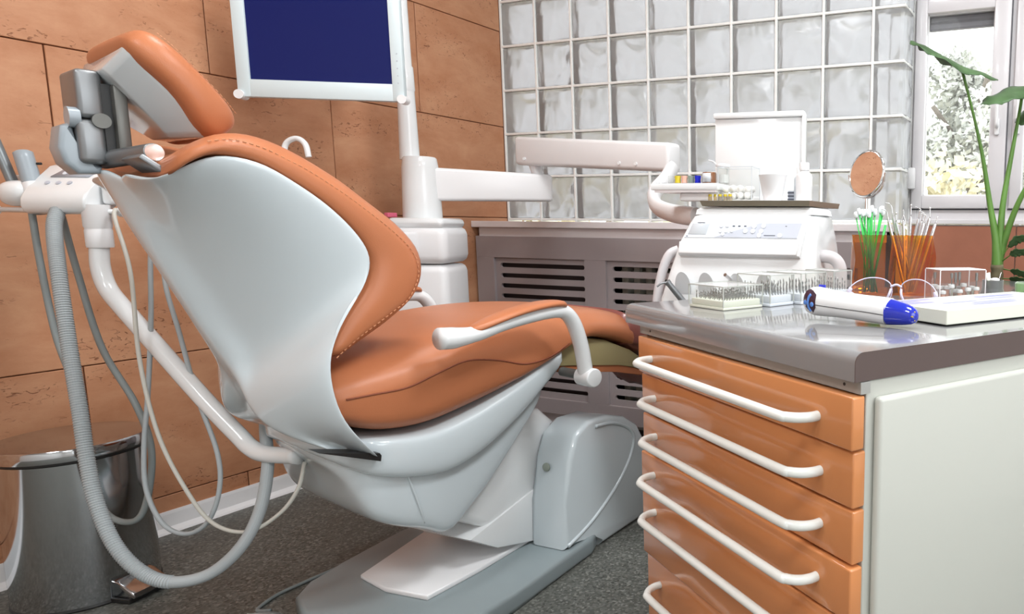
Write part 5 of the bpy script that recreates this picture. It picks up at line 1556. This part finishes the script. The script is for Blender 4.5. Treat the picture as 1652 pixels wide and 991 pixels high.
# little glass pots
t = thing('smoked_pot', 'small smoked glass pot holding cotton and sticks beside the clear stand', 'pot', wl_(.300, .665))
bm = bmesh.new(); lathe(bm, [(0, 0), (.021, 0), (.024, .003), (.0255, .014), (.022, .024), (.0215, .026), (.022, .042), (.0205, .042), (.020, .026), (.015, .008), (0, .006)], seg=32); add_obj('glass', bm, M['greyglass'], t, smooth=True, angle=60)
bm = bmesh.new(); bmesh.ops.create_icosphere(bm, subdivisions=2, radius=.010); bmesh.ops.scale(bm, vec=(1, 1, .5), verts=bm.verts); bmesh.ops.translate(bm, vec=(.004, 0, .042), verts=bm.verts); tag(add_obj('cotton_wad', bm, M['cotton'], smooth=True), 'white cotton wad in the smoked glass pot', 'cotton').location = t.location
bm = bmesh.new(); tube(bm, [(-.004, .0, .010), (-.013, .002, .056)], .0028, seg=8, smooth=False); tube(bm, [(-.002, .004, .010), (-.009, .005, .057)], .0022, seg=8, smooth=False); tag(add_obj('paper_point', bm, M['cream'], smooth=True), 'pair of cream sticks leaning in the smoked glass pot', 'stick').location = t.location
bm = bmesh.new(); tube(bm, [(.008, .0, .030), (.016, .002, .058)], .0007, seg=6, smooth=False); tag(add_obj('needle', bm, M['inst'], smooth=True), 'thin steel needle standing in the smoked glass pot', 'needle').location = t.location
t = thing('green_pot', 'pale green faceted glass pot at the right edge of the worktop', 'pot', wl_(.235, .690))
bm = bmesh.new(); lathe(bm, [(0, 0), (.024, 0), (.027, .004), (.026, .016), (.022, .019), (.023, .023), (.024, .038), (.021, .041), (.019, .038), (.018, .023), (.012, .012), (0, .010)], seg=12); add_obj('glass', bm, M['greenglass'], t)

# ------------------------------------------------------------------ potted plant behind the worktop
pl = thing('potted_plant', 'tall potted plant with broad drooping leaves in front of the window', 'plant', (2.344, -0.520, 0))
PL = Vector((2.344, -0.520, 0))
bm = bmesh.new(); lathe(bm, [(0, 0), (.07, 0), (.075, .01), (.095, .52), (.10, .525), (.10, .56), (.088, .56), (.085, .50), (0, .50)], seg=36); add_obj('pot', bm, M['pot'], pl, smooth=True, angle=50)
bm = bmesh.new(); lathe(bm, [(0, .535), (.086, .535), (.086, .50), (0, .50)], seg=30); add_obj('soil', bm, M['soil'], pl)


def W2L(p): return tuple(Vector(p) - PL)


bm = bmesh.new(); tube(bm, [(0, 0, .50), (.002, -.01, .65), (-.001, -.02, .76), (-.003, -.026, .842)], lambda q: .022 - .004 * q + .0012 * math.sin(q * 60), seg=14, n=8); add_obj('trunk', bm, M['bark'], pl, smooth=True)


def stem(P, r0, r1, name='leaf_stalk'):
    bm = bmesh.new(); tube(bm, [W2L(p) for p in P], lambda q: r0 + (r1 - r0) * min(1, q * 1.3) if q < .8 else r1, seg=10, n=6); return add_obj(name, bm, M['stem'], pl, smooth=True)


def leaf(P, width, droop, name='leaf', up=(0, 0, 1), seed=0, side=None):
    """broad blade along midrib P, wavy edge, folded a little along the rib"""
    rnd = random.Random(seed)
    pts = catmull([W2L(p) for p in P], 9); n = len(pts); bm = bmesh.new(); rows = []
    for i, p in enumerate(pts):
        t = i / (n - 1)
        d = (pts[min(i + 1, n - 1)] - pts[max(i - 1, 0)]).normalized()
        s = Vector(side).normalized() if side else d.cross(Vector(up)).normalized()
        s = (s - d * s.dot(d)).normalized()
        nn = s.cross(d).normalized()
        if nn.z < 0: nn = -nn
        w_ = width * (math.sin(PI * min(1, .06 + t * .94)) ** .6) * (1 + .08 * math.sin(t * 26 + seed) + .05 * math.sin(t * 61 + seed))
        row = []
        for q in (-1, -.66, -.33, 0, .33, .66, 1):
            row.append(p + s * w_ * q + nn * (-droop * abs(q) ** 1.3 * w_ + .10 * w_ * math.sin(t * 22 + q * 2 + seed) * abs(q) + (-.003 if q == 0 else 0)))
        rows.append(row)
    loft(bm, rows, cap=False)
    o = add_obj(name, bm, M['leaf'], pl, smooth=True); sm = o.modifiers.new('thickness', 'SOLIDIFY'); sm.thickness = .0012
    return o


stem([(2.341, -.546, .835), (2.338, -.545, .88), (2.331, -.540, .93), (2.311, -.531, 1.019), (2.284, -.543, 1.163), (2.249, -.569, 1.303), (2.219, -.598, 1.410)], .017, .0042)
stem([(2.344, -.537, .84), (2.345, -.537, .891), (2.347, -.517, 1.019), (2.363, -.490, 1.166), (2.378, -.466, 1.295), (2.382, -.46, 1.34)], .014, .0048)
stem([(2.345, -.54, .84), (2.350, -.537, .873), (2.372, -.537, .965), (2.406, -.544, 1.054), (2.46, -.56, 1.14), (2.50, -.58, 1.20)], .013, .006)
leaf([(2.085, -.655, 1.478), (2.115, -.648, 1.468), (2.160, -.630, 1.446), (2.219, -.598, 1.414), (2.270, -.562, 1.400), (2.318, -.522, 1.380)], .052, .30, seed=2, side=(.45, -.85, -.35))
leaf([(2.290, -.607, 1.300), (2.315, -.585, 1.318), (2.350, -.55, 1.338), (2.40, -.51, 1.358), (2.47, -.47, 1.365), (2.54, -.44, 1.35)], .050, .2, seed=5, side=(.35, -.85, -.45))
leaf([(2.372, -.46, 1.262), (2.40, -.45, 1.29), (2.45, -.44, 1.31), (2.52, -.42, 1.32)], .035, .3, seed=7, side=(.3, -.6, -.6))
leaf([(2.44, -.57, 1.22), (2.50, -.58, 1.20), (2.56, -.60, 1.17), (2.64, -.62, 1.12)], .05, .3, seed=9)
# small side shoots low on the right
for i, (P, w_) in enumerate((([(2.35, -.54, .86), (2.372, -.55, .895), (2.395, -.56, .918), (2.43, -.565, .925)], .016), ([(2.352, -.54, .85), (2.38, -.57, .872), (2.402, -.585, .882), (2.44, -.59, .882)], .014), ([(2.352, -.54, .83), (2.382, -.565, .826), (2.41, -.58, .822), (2.44, -.59, .812)], .013), ([(2.35, -.54, .80), (2.38, -.56, .802), (2.41, -.57, .80), (2.45, -.58, .79)], .013))):
    st_ = stem([P[0], tuple((Vector(P[0]) + Vector(P[1])) / 2), P[1]], .0022, .0016)
    leaf(P[1:], w_, .2, seed=20 + i, side=(.1, -.6, .7))
